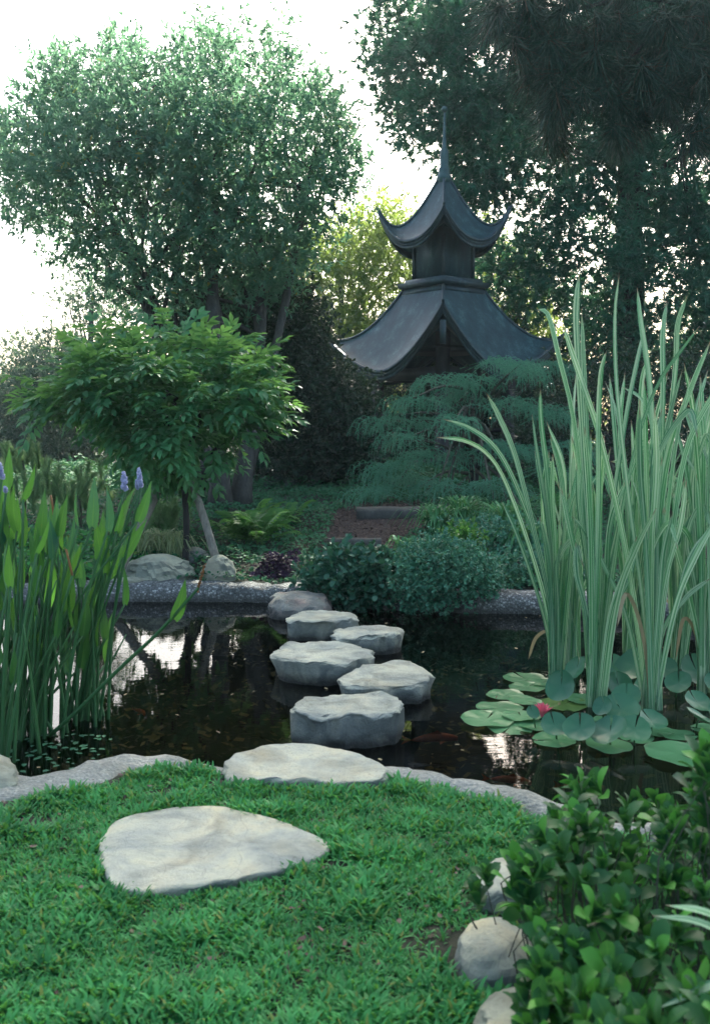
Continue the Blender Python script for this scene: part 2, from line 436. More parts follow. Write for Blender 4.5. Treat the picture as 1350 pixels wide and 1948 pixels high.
def rimmat():
    m, t = newmat('exposed_aggregate_concrete')
    out = N(t, 'ShaderNodeOutputMaterial')
    geo = N(t, 'ShaderNodeNewGeometry')
    vo = N(t, 'ShaderNodeTexVoronoi', i_Scale=55.0, i_Randomness=1.0)
    L(t, geo.outputs['Position'], vo.inputs['Vector'])
    sp = N(t, 'ShaderNodeSeparateColor'); L(t, vo.outputs['Color'], sp.inputs[0])
    r = ramp(t, [(0.0, (0.09, 0.10, 0.10)), (0.45, (0.17, 0.19, 0.19)), (0.75, (0.3, 0.32, 0.31)), (0.92, (0.62, 0.65, 0.62))], sp.outputs[0])
    rd = ramp(t, [(0.25, (1, 1, 1)), (0.6, (0.25, 0.27, 0.27))], vo.outputs['Distance'])
    mx = N(t, 'ShaderNodeMix', data_type='RGBA', blend_type='MULTIPLY'); mx.inputs[0].default_value = 0.8
    L(t, r.outputs[0], mx.inputs[6]); L(t, rd.outputs[0], mx.inputs[7])
    no = N(t, 'ShaderNodeTexNoise', i_Scale=2.5, i_Detail=5.0); L(t, geo.outputs['Position'], no.inputs['Vector'])
    # the bank nearest the lawn is worn to pale cement
    pz = N(t, 'ShaderNodeSeparateXYZ'); L(t, geo.outputs['Position'], pz.inputs[0])
    mr = N(t, 'ShaderNodeMapRange'); mr.inputs[1].default_value = 5.0; mr.inputs[2].default_value = 6.5
    mr.inputs[3].default_value = 0.8; mr.inputs[4].default_value = 0.12
    L(t, pz.outputs[1], mr.inputs[0])
    nf = N(t, 'ShaderNodeTexNoise', i_Scale=60.0, i_Detail=6.0, i_Roughness=0.8); L(t, geo.outputs['Position'], nf.inputs['Vector'])
    rp = ramp(t, [(0.3, (0.16, 0.19, 0.19)), (0.5, (0.38, 0.41, 0.35)), (0.75, (0.6, 0.62, 0.5))], nf.outputs[0])
    m2 = N(t, 'ShaderNodeMix', data_type='RGBA'); L(t, mr.outputs[0], m2.inputs[0]); L(t, mx.outputs[2], m2.inputs[6]); L(t, rp.outputs[0], m2.inputs[7])
    rn = ramp(t, [(0.35, (0.55, 0.58, 0.55)), (0.6, (1, 1, 1))], no.outputs[0])
    m3 = N(t, 'ShaderNodeMix', data_type='RGBA', blend_type='MULTIPLY'); m3.inputs[0].default_value = 0.8
    L(t, m2.outputs[2], m3.inputs[6]); L(t, rn.outputs[0], m3.inputs[7])
    # waterline algae
    wz = N(t, 'ShaderNodeMapRange'); wz.inputs[1].default_value = 0.02; wz.inputs[2].default_value = 0.09; wz.inputs[3].default_value = 0.8; wz.inputs[4].default_value = 0.0
    L(t, pz.outputs[2], wz.inputs[0])
    m4 = N(t, 'ShaderNodeMix', data_type='RGBA'); L(t, wz.outputs[0], m4.inputs[0]); L(t, m3.outputs[2], m4.inputs[6]); m4.inputs[7].default_value = (0.05, 0.055, 0.045, 1)
    pb = N(t, 'ShaderNodeBsdfPrincipled', i_Roughness=0.75)
    L(t, m4.outputs[2], pb.inputs['Base Color'])
    hs = N(t, 'ShaderNodeMath', operation='SUBTRACT'); L(t, nf.outputs[0], hs.inputs[0]); L(t, vo.outputs['Distance'], hs.inputs[1])
    bp = N(t, 'ShaderNodeBump', i_Strength=0.9, i_Distance=0.012); L(t, hs.outputs[0], bp.inputs['Height'])
    L(t, bp.outputs[0], pb.inputs['Normal']); L(t, pb.outputs[0], out.inputs[0])
    return m
M['rim'] = rimmat()

def soilmat(name, cols, sc):
    m, t = newmat(name)
    out = N(t, 'ShaderNodeOutputMaterial')
    geo = N(t, 'ShaderNodeNewGeometry')
    no = N(t, 'ShaderNodeTexNoise', i_Scale=sc, i_Detail=8.0, i_Roughness=0.75); L(t, geo.outputs['Position'], no.inputs['Vector'])
    r = ramp(t, [(0.3, cols[0]), (0.55, cols[1]), (0.75, cols[2])], no.outputs[0])
    pb = N(t, 'ShaderNodeBsdfPrincipled', i_Roughness=0.95)
    bp = N(t, 'ShaderNodeBump', i_Strength=0.8, i_Distance=0.02); L(t, no.outputs[0], bp.inputs['Height'])
    L(t, r.outputs[0], pb.inputs['Base Color']); L(t, bp.outputs[0], pb.inputs['Normal']); L(t, pb.outputs[0], out.inputs[0])
    return m
M['soil'] = soilmat('garden_soil', ((0.012, 0.02, 0.01), (0.025, 0.032, 0.016), (0.05, 0.048, 0.03)), 18)
M['path'] = soilmat('bark_path_soil', ((0.02, 0.014, 0.012), (0.045, 0.032, 0.027), (0.09, 0.068, 0.055)), 26)
M['bed'] = soilmat('pond_mud', ((0.004, 0.004, 0.002), (0.012, 0.012, 0.006), (0.035, 0.028, 0.012)), 14)

def chipmat(name, c1, c2):
    m, t = newmat(name)
    out = N(t, 'ShaderNodeOutputMaterial'); ge = N(t, 'ShaderNodeNewGeometry')
    r = ramp(t, [(0.0, c1), (1.0, c2)], ge.outputs['Random Per Island'])
    pb = N(t, 'ShaderNodeBsdfPrincipled', i_Roughness=0.8); L(t, r.outputs[0], pb.inputs['Base Color']); L(t, pb.outputs[0], out.inputs[0])
    return m
M['chips'] = chipmat('bark_chips', (0.03, 0.018, 0.014), (0.15, 0.105, 0.08))
M['litter2'] = chipmat('floating_dead_leaves', (0.08, 0.06, 0.03), (0.35, 0.3, 0.15))
M['litter'] = chipmat('sunken_leaves', (0.02, 0.02, 0.008), (0.16, 0.13, 0.045))

def plain(name, c, rough=0.5, spec=0.5, metal=0.0):
    m, t = newmat(name)
    out = N(t, 'ShaderNodeOutputMaterial')
    geo = N(t, 'ShaderNodeTexCoord')
    no = N(t, 'ShaderNodeTexNoise', i_Scale=20.0, i_Detail=3.0); L(t, geo.outputs['Object'], no.inputs['Vector'])
    r = ramp(t, [(0.3, tuple(x * .75 for x in c)), (0.7, tuple(min(1, x * 1.2) for x in c))], no.outputs[0])
    pb = N(t, 'ShaderNodeBsdfPrincipled', i_Roughness=rough, i_Metallic=metal)
    pb.inputs['Specular IOR Level'].default_value = spec
    L(t, r.outputs[0], pb.inputs['Base Color']); L(t, pb.outputs[0], out.inputs[0])
    return m
M['flower'] = leafmat('blue_violet_florets', (0.42, 0.46, 0.66), (0.68, 0.7, 0.88), trans=(0.6, 0.62, 0.85), tw=0.2)
M['spent'] = leafmat('spent_brown_spike', (0.16, 0.07, 0.035), (0.32, 0.17, 0.07), trans=(0.5, 0.3, 0.1), tw=0.2)
M['petal'] = leafmat('pink_petals', (0.75, 0.09, 0.17), (0.85, 0.3, 0.36), trans=(0.9, 0.2, 0.3), tw=0.25)
M['white'] = leafmat('white_petals', (0.7, 0.72, 0.7), (0.85, 0.85, 0.85), tw=0.2)
M['koi'] = plain('orange_koi_skin', (0.42, 0.07, 0.02), 0.35)
M['dirtyellow'] = leafmat('yellow_leaf', (0.4, 0.32, 0.03), (0.5, 0.4, 0.05), tw=0.3)

def patina(name, c1, c2, c3, rough, metal=0.2):
    m, t = newmat(name)
    out = N(t, 'ShaderNodeOutputMaterial')
    tc = N(t, 'ShaderNodeTexCoord')
    mp = N(t, 'ShaderNodeMapping'); mp.inputs['Scale'].default_value = (1, 1, 0.3)
    L(t, tc.outputs['Object'], mp.inputs[0])
    no = N(t, 'ShaderNodeTexNoise', i_Scale=5.0, i_Detail=8.0, i_Roughness=0.7); L(t, mp.outputs[0], no.inputs['Vector'])
    n2 = N(t, 'ShaderNodeTexNoise', i_Scale=45.0, i_Detail=4.0); L(t, tc.outputs['Object'], n2.inputs['Vector'])
    ad = N(t, 'ShaderNodeMath', operation='MULTIPLY_ADD'); ad.inputs[1].default_value = 0.35; L(t, n2.outputs[0], ad.inputs[0])
    sb = N(t, 'ShaderNodeMath', operation='SUBTRACT'); sb.inputs[1].default_value = 0.17; L(t, no.outputs[0], sb.inputs[0]); L(t, sb.outputs[0], ad.inputs[2])
    r = ramp(t, [(0.3, c1), (0.55, c2), (0.8, c3)], ad.outputs[0])
    pb = N(t, 'ShaderNodeBsdfPrincipled', i_Roughness=rough, i_Metallic=metal)
    bp = N(t, 'ShaderNodeBump', i_Strength=0.25, i_Distance=0.01); L(t, ad.outputs[0], bp.inputs['Height'])
    L(t, r.outputs[0], pb.inputs['Base Color']); L(t, bp.outputs[0], pb.inputs['Normal']); L(t, pb.outputs[0], out.inputs[0])
    return m
M['roof'] = patina('patinated_copper_roof', (0.008, 0.032, 0.036), (0.020, 0.066, 0.072), (0.10, 0.21, 0.20), 0.55, 0.0)
M['mould'] = patina('patinated_moulding', (0.010, 0.026, 0.032), (0.022, 0.055, 0.06), (0.07, 0.15, 0.145), 0.5, 0.0)
M['finial'] = patina('green_copper', (0.02, 0.055, 0.052), (0.04, 0.10, 0.092), (0.08, 0.18, 0.16), 0.5)
M['post'] = patina('dark_stained_timber', (0.012, 0.014, 0.018), (0.025, 0.028, 0.03), (0.04, 0.045, 0.045), 0.6, 0.0)
M['timber'] = patina('grey_step_timber', (0.03, 0.034, 0.03), (0.065, 0.07, 0.06), (0.13, 0.13, 0.11), 0.8, 0.0)

def reedmat():
    m, t = newmat('striped_reed_leaf')
    out = N(t, 'ShaderNodeOutputMaterial')
    uv = N(t, 'ShaderNodeUVMap'); uv.uv_map = 'UVMap'
    oi = N(t, 'ShaderNodeObjectInfo')
    sx = N(t, 'ShaderNodeSeparateXYZ'); L(t, uv.outputs[0], sx.inputs[0])
    cm = N(t, 'ShaderNodeCombineXYZ')
    mu = N(t, 'ShaderNodeMath', operation='MULTIPLY'); mu.inputs[1].default_value = 7.0; L(t, sx.outputs[0], mu.inputs[0])
    mv = N(t, 'ShaderNodeMath', operation='MULTIPLY'); mv.inputs[1].default_value = 0.9; L(t, sx.outputs[1], mv.inputs[0])
    mo = N(t, 'ShaderNodeMath', operation='MULTIPLY'); mo.inputs[1].default_value = 50; L(t, oi.outputs['Random'], mo.inputs[0])
    L(t, mu.outputs[0], cm.inputs[0]); L(t, mv.outputs[0], cm.inputs[1]); L(t, mo.outputs[0], cm.inputs[2])
    no = N(t, 'ShaderNodeTexNoise', i_Scale=1.0, i_Detail=3.0, i_Roughness=0.6); L(t, cm.outputs[0], no.inputs['Vector'])
    r = ramp(t, [(0.36, (0.045, 0.21, 0.09)), (0.47, (0.12, 0.36, 0.17)), (0.52, (0.33, 0.58, 0.33)), (0.66, (0.54, 0.72, 0.46))], no.outputs[0])
    # dry brown tips
    tp = N(t, 'ShaderNodeMapRange'); tp.inputs[1].default_value = 0.93; tp.inputs[2].default_value = 0.995; L(t, sx.outputs[1], tp.inputs[0])
    m1 = N(t, 'ShaderNodeMix', data_type='RGBA'); L(t, tp.outputs[0], m1.inputs[0]); L(t, r.outputs[0], m1.inputs[6]); m1.inputs[7].default_value = (0.3, 0.2, 0.12, 1)
    hv = N(t, 'ShaderNodeHueSaturation'); hh_ = N(t, 'ShaderNodeMapRange'); hh_.inputs[3].default_value = .465; hh_.inputs[4].default_value = .515; L(t, oi.outputs['Random'], hh_.inputs[0]); L(t, hh_.outputs[0], hv.inputs['Hue'])
    vv_ = N(t, 'ShaderNodeMapRange'); vv_.inputs[3].default_value = 1.15; vv_.inputs[4].default_value = .7; L(t, oi.outputs['Random'], vv_.inputs[0]); L(t, vv_.outputs[0], hv.inputs['Value']); L(t, m1.outputs[2], hv.inputs['Color'])
    pb = N(t, 'ShaderNodeBsdfPrincipled', i_Roughness=0.5); L(t, hv.outputs[0], pb.inputs['Base Color']); pb.inputs['Specular IOR Level'].default_value = .3
    tr = N(t, 'ShaderNodeBsdfTranslucent'); L(t, hv.outputs[0], tr.inputs[0])
    ms = N(t, 'ShaderNodeMixShader'); ms.inputs[0].default_value = 0.3
    L(t, pb.outputs[0], ms.inputs[1]); L(t, tr.outputs[0], ms.inputs[2]); L(t, ms.outputs[0], out.inputs[0])
    return m
M['reed'] = reedmat()

def watermat():
    m, t = newmat('pond_water')
    out = N(t, 'ShaderNodeOutputMaterial')
    geo = N(t, 'ShaderNodeNewGeometry')
    no = N(t, 'ShaderNodeTexNoise', i_Scale=2.2, i_Detail=2.0); L(t, geo.outputs['Position'], no.inputs['Vector'])
    mp = N(t, 'ShaderNodeMapping'); mp.inputs['Scale'].default_value = (4, 14, 1); L(t, geo.outputs['Position'], mp.inputs[0])
    n2 = N(t, 'ShaderNodeTexNoise', i_Scale=1.3, i_Detail=2.0); L(t, mp.outputs[0], n2.inputs['Vector'])
    ad = N(t, 'ShaderNodeMath', operation='MULTIPLY_ADD'); ad.inputs[1].default_value = 0.18; L(t, n2.outputs[0], ad.inputs[0]); L(t, no.outputs[0], ad.inputs[2])
    bp = N(t, 'ShaderNodeBump', i_Strength=0.10, i_Distance=0.02); L(t, ad.outputs[0], bp.inputs['Height'])
    gl = N(t, 'ShaderNodeBsdfGlossy'); gl.inputs['Roughness'].default_value = 0.012; L(t, bp.outputs[0], gl.inputs['Normal'])
    tr = N(t, 'ShaderNodeBsdfTransparent'); tr.inputs[0].default_value = (0.46, 0.46, 0.36, 1)
    fr = N(t, 'ShaderNodeFresnel'); fr.inputs[0].default_value = 1.33; L(t, bp.outputs[0], fr.inputs['Normal'])
    ms = N(t, 'ShaderNodeMixShader'); L(t, fr.outputs[0], ms.inputs[0]); L(t, tr.outputs[0], ms.inputs[1]); L(t, gl.outputs[0], ms.inputs[2])
    L(t, ms.outputs[0], out.inputs[0])
    return m
M['water'] = watermat()

# ------------------------------------------------------------------ pond outline and ground
near = [G(px, py, 0.03)[:2] for px, py in [(-150, 1500), (-60, 1505), (45, 1508), (130, 1498), (180, 1478), (225, 1466), (290, 1462), (345, 1466), (420, 1478), (500, 1480), (590, 1480), (680, 1482), (745, 1486), (800, 1492), (870, 1506), (930, 1516), (990, 1532), (1080, 1560), (1180, 1590)]]
OUT = near + [(1.75, 3.75), (2.6, 4.2), (3.3, 5.2), (3.5, 6.6), (3.1, 7.7), (2.4, 8.25), (1.57, 8.42), (1.05, 8.45), (0.5, 8.55), (-0.1, 8.72), (-0.8, 8.95), (-1.8, 9.0), (-2.6, 8.95), (-3.3, 8.75), (-3.9, 8.1), (-4.15, 7.0), (-3.9, 5.9), (-3.2, 5.0), (-2.5, 4.55)]
OUT = np.array(OUT)

def smooth_closed(pts, n):
    pts = np.asarray(pts); m = len(pts); out = []
    seg = np.linalg.norm(np.roll(pts, -1, 0) - pts, axis=1)
    cum = np.concatenate([[0], np.cumsum(seg)])
    for i in range(n):
        s = cum[-1] * i / n
        k = min(int(np.searchsorted(cum, s, 'right')) - 1, m - 1); t = (s - cum[k]) / seg[k]
        a, b, c, d = pts[(k - 1) % m], pts[k], pts[(k + 1) % m], pts[(k + 2) % m]
        out.append(0.5 * ((2 * b) + (c - a) * t + (2 * a - 5 * b + 4 * c - d) * t * t + (-a + 3 * b - 3 * c + d) * t ** 3))
    return np.array(out)
EDGE = smooth_closed(OUT, 420)

def sdist(X, Y, poly):
    """signed distance, positive outside"""
    X = np.asarray(X, float).ravel(); Y = np.asarray(Y, float).ravel()
    dmin = np.full(X.shape, 1e9); inside = np.zeros(X.shape, bool)
    m = len(poly)
    for i in range(m):
        ax, ay = poly[i]; bx, by = poly[(i + 1) % m]
        ex, ey = bx - ax, by - ay
        t = np.clip(((X - ax) * ex + (Y - ay) * ey) / (ex * ex + ey * ey + 1e-12), 0, 1)
        dmin = np.minimum(dmin, (X - ax - t * ex) ** 2 + (Y - ay - t * ey) ** 2)
        c = ((ay > Y) != (by > Y)) & (X < (bx - ax) * (Y - ay) / (by - ay + 1e-12) + ax)
        inside ^= c
    d = np.sqrt(dmin)
    return np.where(inside, -d, d)

EDGE_LO = EDGE[::5]

def land(x, y):
    x = np.asarray(x, float); y = np.asarray(y, float)
    z = np.interp(y, [-50, 4, 8.6, 9.3, 10.7, 12.3, 14, 17, 20, 30, 60, 400], [0.105, 0.105, 0.12, 0.14, 0.33, 0.52, 0.62, 0.72, 0.78, 0.8, 0.8, 0.8])
    return z + 0.025 * np.sin(x * 1.7 + 0.4 * y) * np.clip((y - 9.2) / 3, 0, 1) + 0.008 * np.sin(x * 3.1) * np.sin(y * 2.7)

xs = np.unique(np.concatenate([np.linspace(-90, -8, 12), np.arange(-8, 8.01, 0.11), np.linspace(8, 90, 12)]))
ys = np.unique(np.concatenate([np.linspace(-40, -1, 10), np.arange(-1, 14.01, 0.11), np.arange(14, 40, 1.0), np.linspace(40, 120, 10)]))
GX, GY = np.meshgrid(xs, ys)
sdv = sdist(GX, GY, EDGE_LO).reshape(GX.shape)
GZ = land(GX, GY)
blend = np.clip((sdv - 0.02) / 0.12, 0, 1)
GZ = np.where(sdv < 0.14, -0.55 * (1 - blend) + GZ * blend, GZ)
GZ = np.where(sdv < 0.02, -0.55 + 0.03 * np.sin(GX * 5) * np.cos(GY * 4), GZ)
nx, ny = len(xs), len(ys)
idx = np.arange(nx * ny).reshape(ny, nx)
quads = np.stack([idx[:-1, :-1], idx[:-1, 1:], idx[1:, 1:], idx[1:, :-1]], -1).reshape(-1, 4)
Vg = np.stack([GX, GY, GZ], -1).reshape(-1, 3)
sdc = sdv.ravel()[quads].mean(1)
link('ground', make_mesh('ground', Vg, quads[sdc > 0.03], None, M['soil'], True), kind='structure')
link('pond_bed', make_mesh('pond_bed', Vg, quads[sdc <= 0.03], None, M['bed'], True), kind='structure')

# water sheet: fan from centre
cx, cy = EDGE.mean(0)
out_e = EDGE + 0.06 * norm(EDGE - [cx, cy])
Vw = np.vstack([[cx, cy], out_e]); Vw = np.column_stack([Vw, np.zeros(len(Vw))])
n = len(out_e)
link('pond_water', make_mesh('pond_water', Vw, None, [(0, 1 + i, 1 + (i + 1) % n) for i in range(n)], M['water'], False), kind='structure')

# rim: a rounded concrete kerb swept round the pond
tgt = norm(np.roll(EDGE, -1, 0) - np.roll(EDGE, 1, 0))
nor = np.stack([tgt[:, 1], -tgt[:, 0]], -1)
if sdist(EDGE[:1, 0] + nor[0, 0] * .1, EDGE[:1, 1] + nor[0, 1] * .1, EDGE_LO)[0] < 0: nor = -nor
V = []; prof_n = 13
for i in range(420):
    x, y = EDGE[i]
    far = min(1, max(0, (y - 5.2) / 2.0))
    wdt = (0.19 + 0.05 * fbm((x * 1.5, y * 1.5, 3), 1)) * (1 - far) + 0.34 * far
    if x < -1.0 and y < 5: wdt += 0.12 * min(1, (-1.0 - x) / 0.5)
    top = (0.115 * (1 - far) + 0.155 * far) + 0.018 * fbm((x, y, 9), 2.3)
    inn = -0.02
    prof = [(inn, -0.5), (inn, -0.1), (inn - 0.005, 0.0), (inn, top * .45), (inn + .02, top * .75), (inn + .05, top * .93), (inn + .09, top), (wdt * .5 + .02, top + .006), (wdt * .72, top - .002), (wdt * .9, top - .015), (wdt * .98, top - .04), (wdt, top * .4), (wdt, -0.2)]
    for k, (o, z) in enumerate(prof):
        q = Vector((x + nor[i, 0] * o, y + nor[i, 1] * o, z))
        amp = 0.028 if 1 < k < 12 else 0.0
        d1 = fbm(q, 7, 4) * amp; d2 = fbm(q + Vector((5, 5, 5)), 9, 4) * amp * 0.8
        V.append((q.x + nor[i, 0] * d1, q.y + nor[i, 1] * d1, z + d2))
Q = [(i * prof_n + k, ((i + 1) % 420) * prof_n + k, ((i + 1) % 420) * prof_n + k + 1, i * prof_n + k + 1) for i in range(420) for k in range(prof_n - 1)]
me = make_mesh('pond_kerb', V, Q, None, M['rim'], True)
link('pond_kerb', me, label='rough pebbled concrete kerb curving all round the dark pond', cat='kerb')

# ------------------------------------------------------------------ stones
def stone(name, px_top, ztop, zbot, mat, label, cat, seed=0, dome=0.0, rnd=0.05, under=0.0, amp=0.025, group=None, tilt=0.0, chamfer=0.16, taper=0.3, world=None):
    wet_in = name == 'stepping_stone' and zbot < -.4
    if wet_in: taper = .5; ztop_ = ztop
    """px_top: outline of the upper face in the photo (all at height ztop); flanks drop to zbot"""
    pts = np.array([G(a, b, ztop)[:2] for a, b in px_top]) if world is None else np.array(world)
    ol = smooth_closed(pts, 72)
    ol = sum(np.roll(ol, k, 0) * w_ for k, w_ in zip(range(-3, 4), (.08, .13, .18, .22, .18, .13, .08)))
    c = ol.mean(0); R = np.linalg.norm(ol - c, axis=1).mean()
    if wet_in: ol = c + (ol - c) * np.array([.985, .86])
    rings = []
    for s in np.linspace(0.1, 1 - chamfer, 9): rings.append((s, 0))
    for a in np.linspace(0.15, 1, 6): rings.append((1 - chamfer + chamfer * math.sin(a * PI / 2), -(1 - math.cos(a * PI / 2)) * chamfer * R * 1.0))
    H = ztop - zbot - chamfer * R
    for a in np.linspace(0.15, 1, 7): rings.append((1 + under * math.sin(a * PI) - taper * a * a, -chamfer * R - H * a))
    V = [(c[0], c[1], ztop + dome)]
    for s, dz in rings:
        for k in range(72):
            x, y = c + (ol[k] - c) * s
            zz = ztop + dz + dome * max(0, 1 - s * s)
            V.append((x, y, zz))
    V = np.array(V)
    off = Vector((seed * 7.3, seed * 3.1, 0))
    for i in range(len(V)):
        p = Vector(V[i]) + off
        ri = (i - 1) // 72 if i else 0
        a = amp * (0.45 if ri < 8 else 1.0) * min(1.0, 0.3 + R)
        f = 2.2 / max(R, 0.2)
        V[i, 2] += fbm(p, f * (1.0 if ri >= 8 else .8), 4) * a * (1.1 if ri >= 8 else .55)
        rad = norm(V[i, :2] - c) if i else np.zeros(2)
        if ri >= 8:
            pz_ = Vector((p.x, p.y, p.z * 2.6)); cell = mn.voronoi(pz_ * (f * 1.3))[0][0] * 2 - .8
            V[i, :2] += rad * (fbm(pz_ + Vector((9, 9, 9)), f * 1.3, 5) * a * 1.7 + cell * a * .8)
        if tilt: V[i, 2] += tilt * (V[i, 1] - c[1])
    nr = len(rings); Tn = [(0, 1 + k, 1 + (k + 1) % 72) for k in range(72)]
    Qn = [(1 + r * 72 + k, 1 + (r + 1) * 72 + k, 1 + (r + 1) * 72 + (k + 1) % 72, 1 + r * 72 + (k + 1) % 72) for r in range(nr - 1) for k in range(72)]
    org = (c[0], c[1], zbot)
    me = make_mesh(name, V - np.array(org), Qn, Tn, mat, True)
    o = link(name, me, label=label, cat=cat, group=group)
    o.location = org
    return o, np.array([[p[0], p[1]] for p in ol])

SG = 'stepping stones crossing the pond'
stone('stepping_stone', [(556, 1344), (585, 1324), (640, 1316), (700, 1317), (748, 1318), (766, 1338), (758, 1356), (710, 1364), (650, 1366), (600, 1366), (562, 1360)], 0.17, -0.45, M['stone'], 'thick pale stepping stone nearest the lawn with a rough cracked front flank', 'stepping stone', 1, group=SG, amp=0.036, chamfer=0.07)
stone('stepping_stone', [(646, 1300), (655, 1280), (700, 1262), (765, 1249), (785, 1262), (812, 1270), (824, 1285), (812, 1300), (770, 1306), (720, 1308), (680, 1310), (655, 1309)], 0.12, -0.45, M['stone'], 'wedge shaped stepping stone with a purple flank and split right end', 'stepping stone', 2, group=SG, amp=0.034, chamfer=0.07)
stone('stepping_stone', [(526, 1238), (545, 1219), (600, 1218), (660, 1220), (706, 1234), (706, 1250), (670, 1260), (630, 1264), (590, 1264), (545, 1258), (527, 1250)], 0.15, -0.45, M['stone'], 'wide pale flat stepping stone, fourth from the far bank', 'stepping stone', 3, group=SG, amp=0.034, chamfer=0.06)
stone('stepping_stone', [(632, 1208), (650, 1192), (690, 1186), (740, 1187), (762, 1192), (762, 1205), (730, 1210), (690, 1212), (650, 1216), (635, 1214)], 0.14, -0.45, M['stone'], 'grey rounded stepping stone with a speckled flank, third from the far bank', 'stepping stone', 4, group=SG, amp=0.032, chamfer=0.1)
stone('stepping_stone', [(547, 1172), (575, 1163), (620, 1160), (672, 1162), (678, 1174), (660, 1182), (620, 1184), (580, 1182), (552, 1184)], 0.15, -0.45, M['stone'], 'grey flat topped stepping stone directly in front of the pinkish boulder', 'stepping stone', 5, group=SG, amp=0.032, chamfer=0.08)
stone('stepping_stone', [(508, 1142), (530, 1130), (570, 1127), (605, 1130), (632, 1142), (628, 1156), (570, 1160), (520, 1158)], 0.10, -0.45, M['stonered'], 'rounded pinkish stepping stone touching the far pebbled rim', 'stepping stone', 6, group=SG, dome=0.08, amp=0.03, chamfer=0.3)
_, SLAB0 = stone('stepping_stone', [(424, 1464), (436, 1438), (490, 1420), (540, 1411), (600, 1416), (650, 1425), (700, 1440), (745, 1464), (730, 1480), (640, 1484), (540, 1482), (440, 1480)], 0.15, -0.3, M['slab'], 'broad pale stone slab laid on the near rim at the start of the crossing', 'stepping stone', 7, group=SG, amp=0.02, chamfer=0.07)
_, SLAB = stone('lawn_slab', [(183, 1604), (205, 1572), (240, 1548), (300, 1535), (370, 1530), (440, 1536), (520, 1556), (590, 1580), (628, 1598), (620, 1618), (560, 1645), (470, 1668), (380, 1680), (300, 1690), (215, 1692), (200, 1668), (192, 1632)], 0.135, -0.05, M['slab'], 'large flat pale flagstone sunk in the lawn', 'flagstone', 8, amp=0.014, chamfer=0.04)

def around(px, d, rx, ry, seed, n=11):
    r = np.random.default_rng(seed); cx_ = P(px, 1000, d)[0]
    return [(cx_ + rx * math.cos(a) * q, d + ry * math.sin(a) * q) for a, q in zip(np.linspace(0, 2 * PI, n, endpoint=False), r.uniform(.88, 1.12, n))]
BG_ = 'boulders on the far bank'
stone('boulder', None, .24, 0.02, M['boulder'], 'large rounded mossy boulder on the far rim beside the pale grass', 'boulder', 11, dome=0.14, amp=0.04, chamfer=0.3, group=BG_, taper=-.12, world=around(303, 9.45, .38, .26, 3))
stone('boulder', None, .22, 0.02, M['boulder'], 'cone shaped pale boulder at the foot of the leaning prop pole', 'boulder', 12, dome=0.16, amp=0.03, chamfer=0.45, group=BG_, taper=-.25, world=around(415, 9.4, .17, .16, 4))
stone('boulder', None, .30, 0.05, M['stonered'], 'small pinkish rock behind the wisteria trunk', 'boulder', 13, dome=0.08, amp=0.03, chamfer=0.3, group=BG_, world=around(366, 10.0, .15, .12, 5))
stone('flat_rock', None, .175, 0.02, M['boulder'], 'small flat grey rock lying on the far rim in front of the mossy boulder', 'rock', 14, amp=0.015, chamfer=0.2, dome=0.02, world=around(250, 9.2, .2, .07, 6))
stone('flat_rock', None, .19, 0.05, M['boulder'], 'flat grey rock on the bank above the pinkish stepping stone', 'rock', 15, amp=0.02, chamfer=0.2, dome=0.02, world=around(605, 9.25, .2, .12, 7))
ER = 'edging rocks between lawn and glossy shrub'
_, R1 = stone('edging_rock', [(900, 1690), (912, 1655), (945, 1632), (1000, 1640), (1030, 1680), (1010, 1706), (940, 1706)], 0.17, -0.05, M['slab'], 'pale rock half under the left side of the glossy shrub', 'rock', 16, dome=0.03, amp=0.02, chamfer=0.2, group=ER)
_, R2 = stone('edging_rock', [(866, 1800), (872, 1765), (905, 1742), (960, 1745), (1010, 1775), (1020, 1815), (970, 1845), (900, 1842)], 0.17, -0.05, M['slab'], 'smooth rounded cream rock on bare soil beside the lawn', 'rock', 17, dome=0.035, amp=0.014, chamfer=0.42, taper=-.15, group=ER)
_, R3 = stone('edging_rock', [(895, 1960), (915, 1905), (970, 1880), (1050, 1890), (1090, 1940), (1080, 2010), (980, 2040), (910, 2020)], 0.17, -0.05, M['boulder'], 'grey rock at the bottom edge under the glossy shrub', 'rock', 18, dome=0.06, amp=0.02, chamfer=0.3, group=ER)
stone('pond_rock', [(-120, 1490), (-90, 1440), (-30, 1425), (20, 1445), (44, 1478), (40, 1500), (-20, 1512), (-90, 1515)], 0.12, -0.3, M['boulder'], 'grey rock on the near rim under the pickerel weed', 'rock', 19, dome=0.05, amp=0.03, chamfer=0.3)

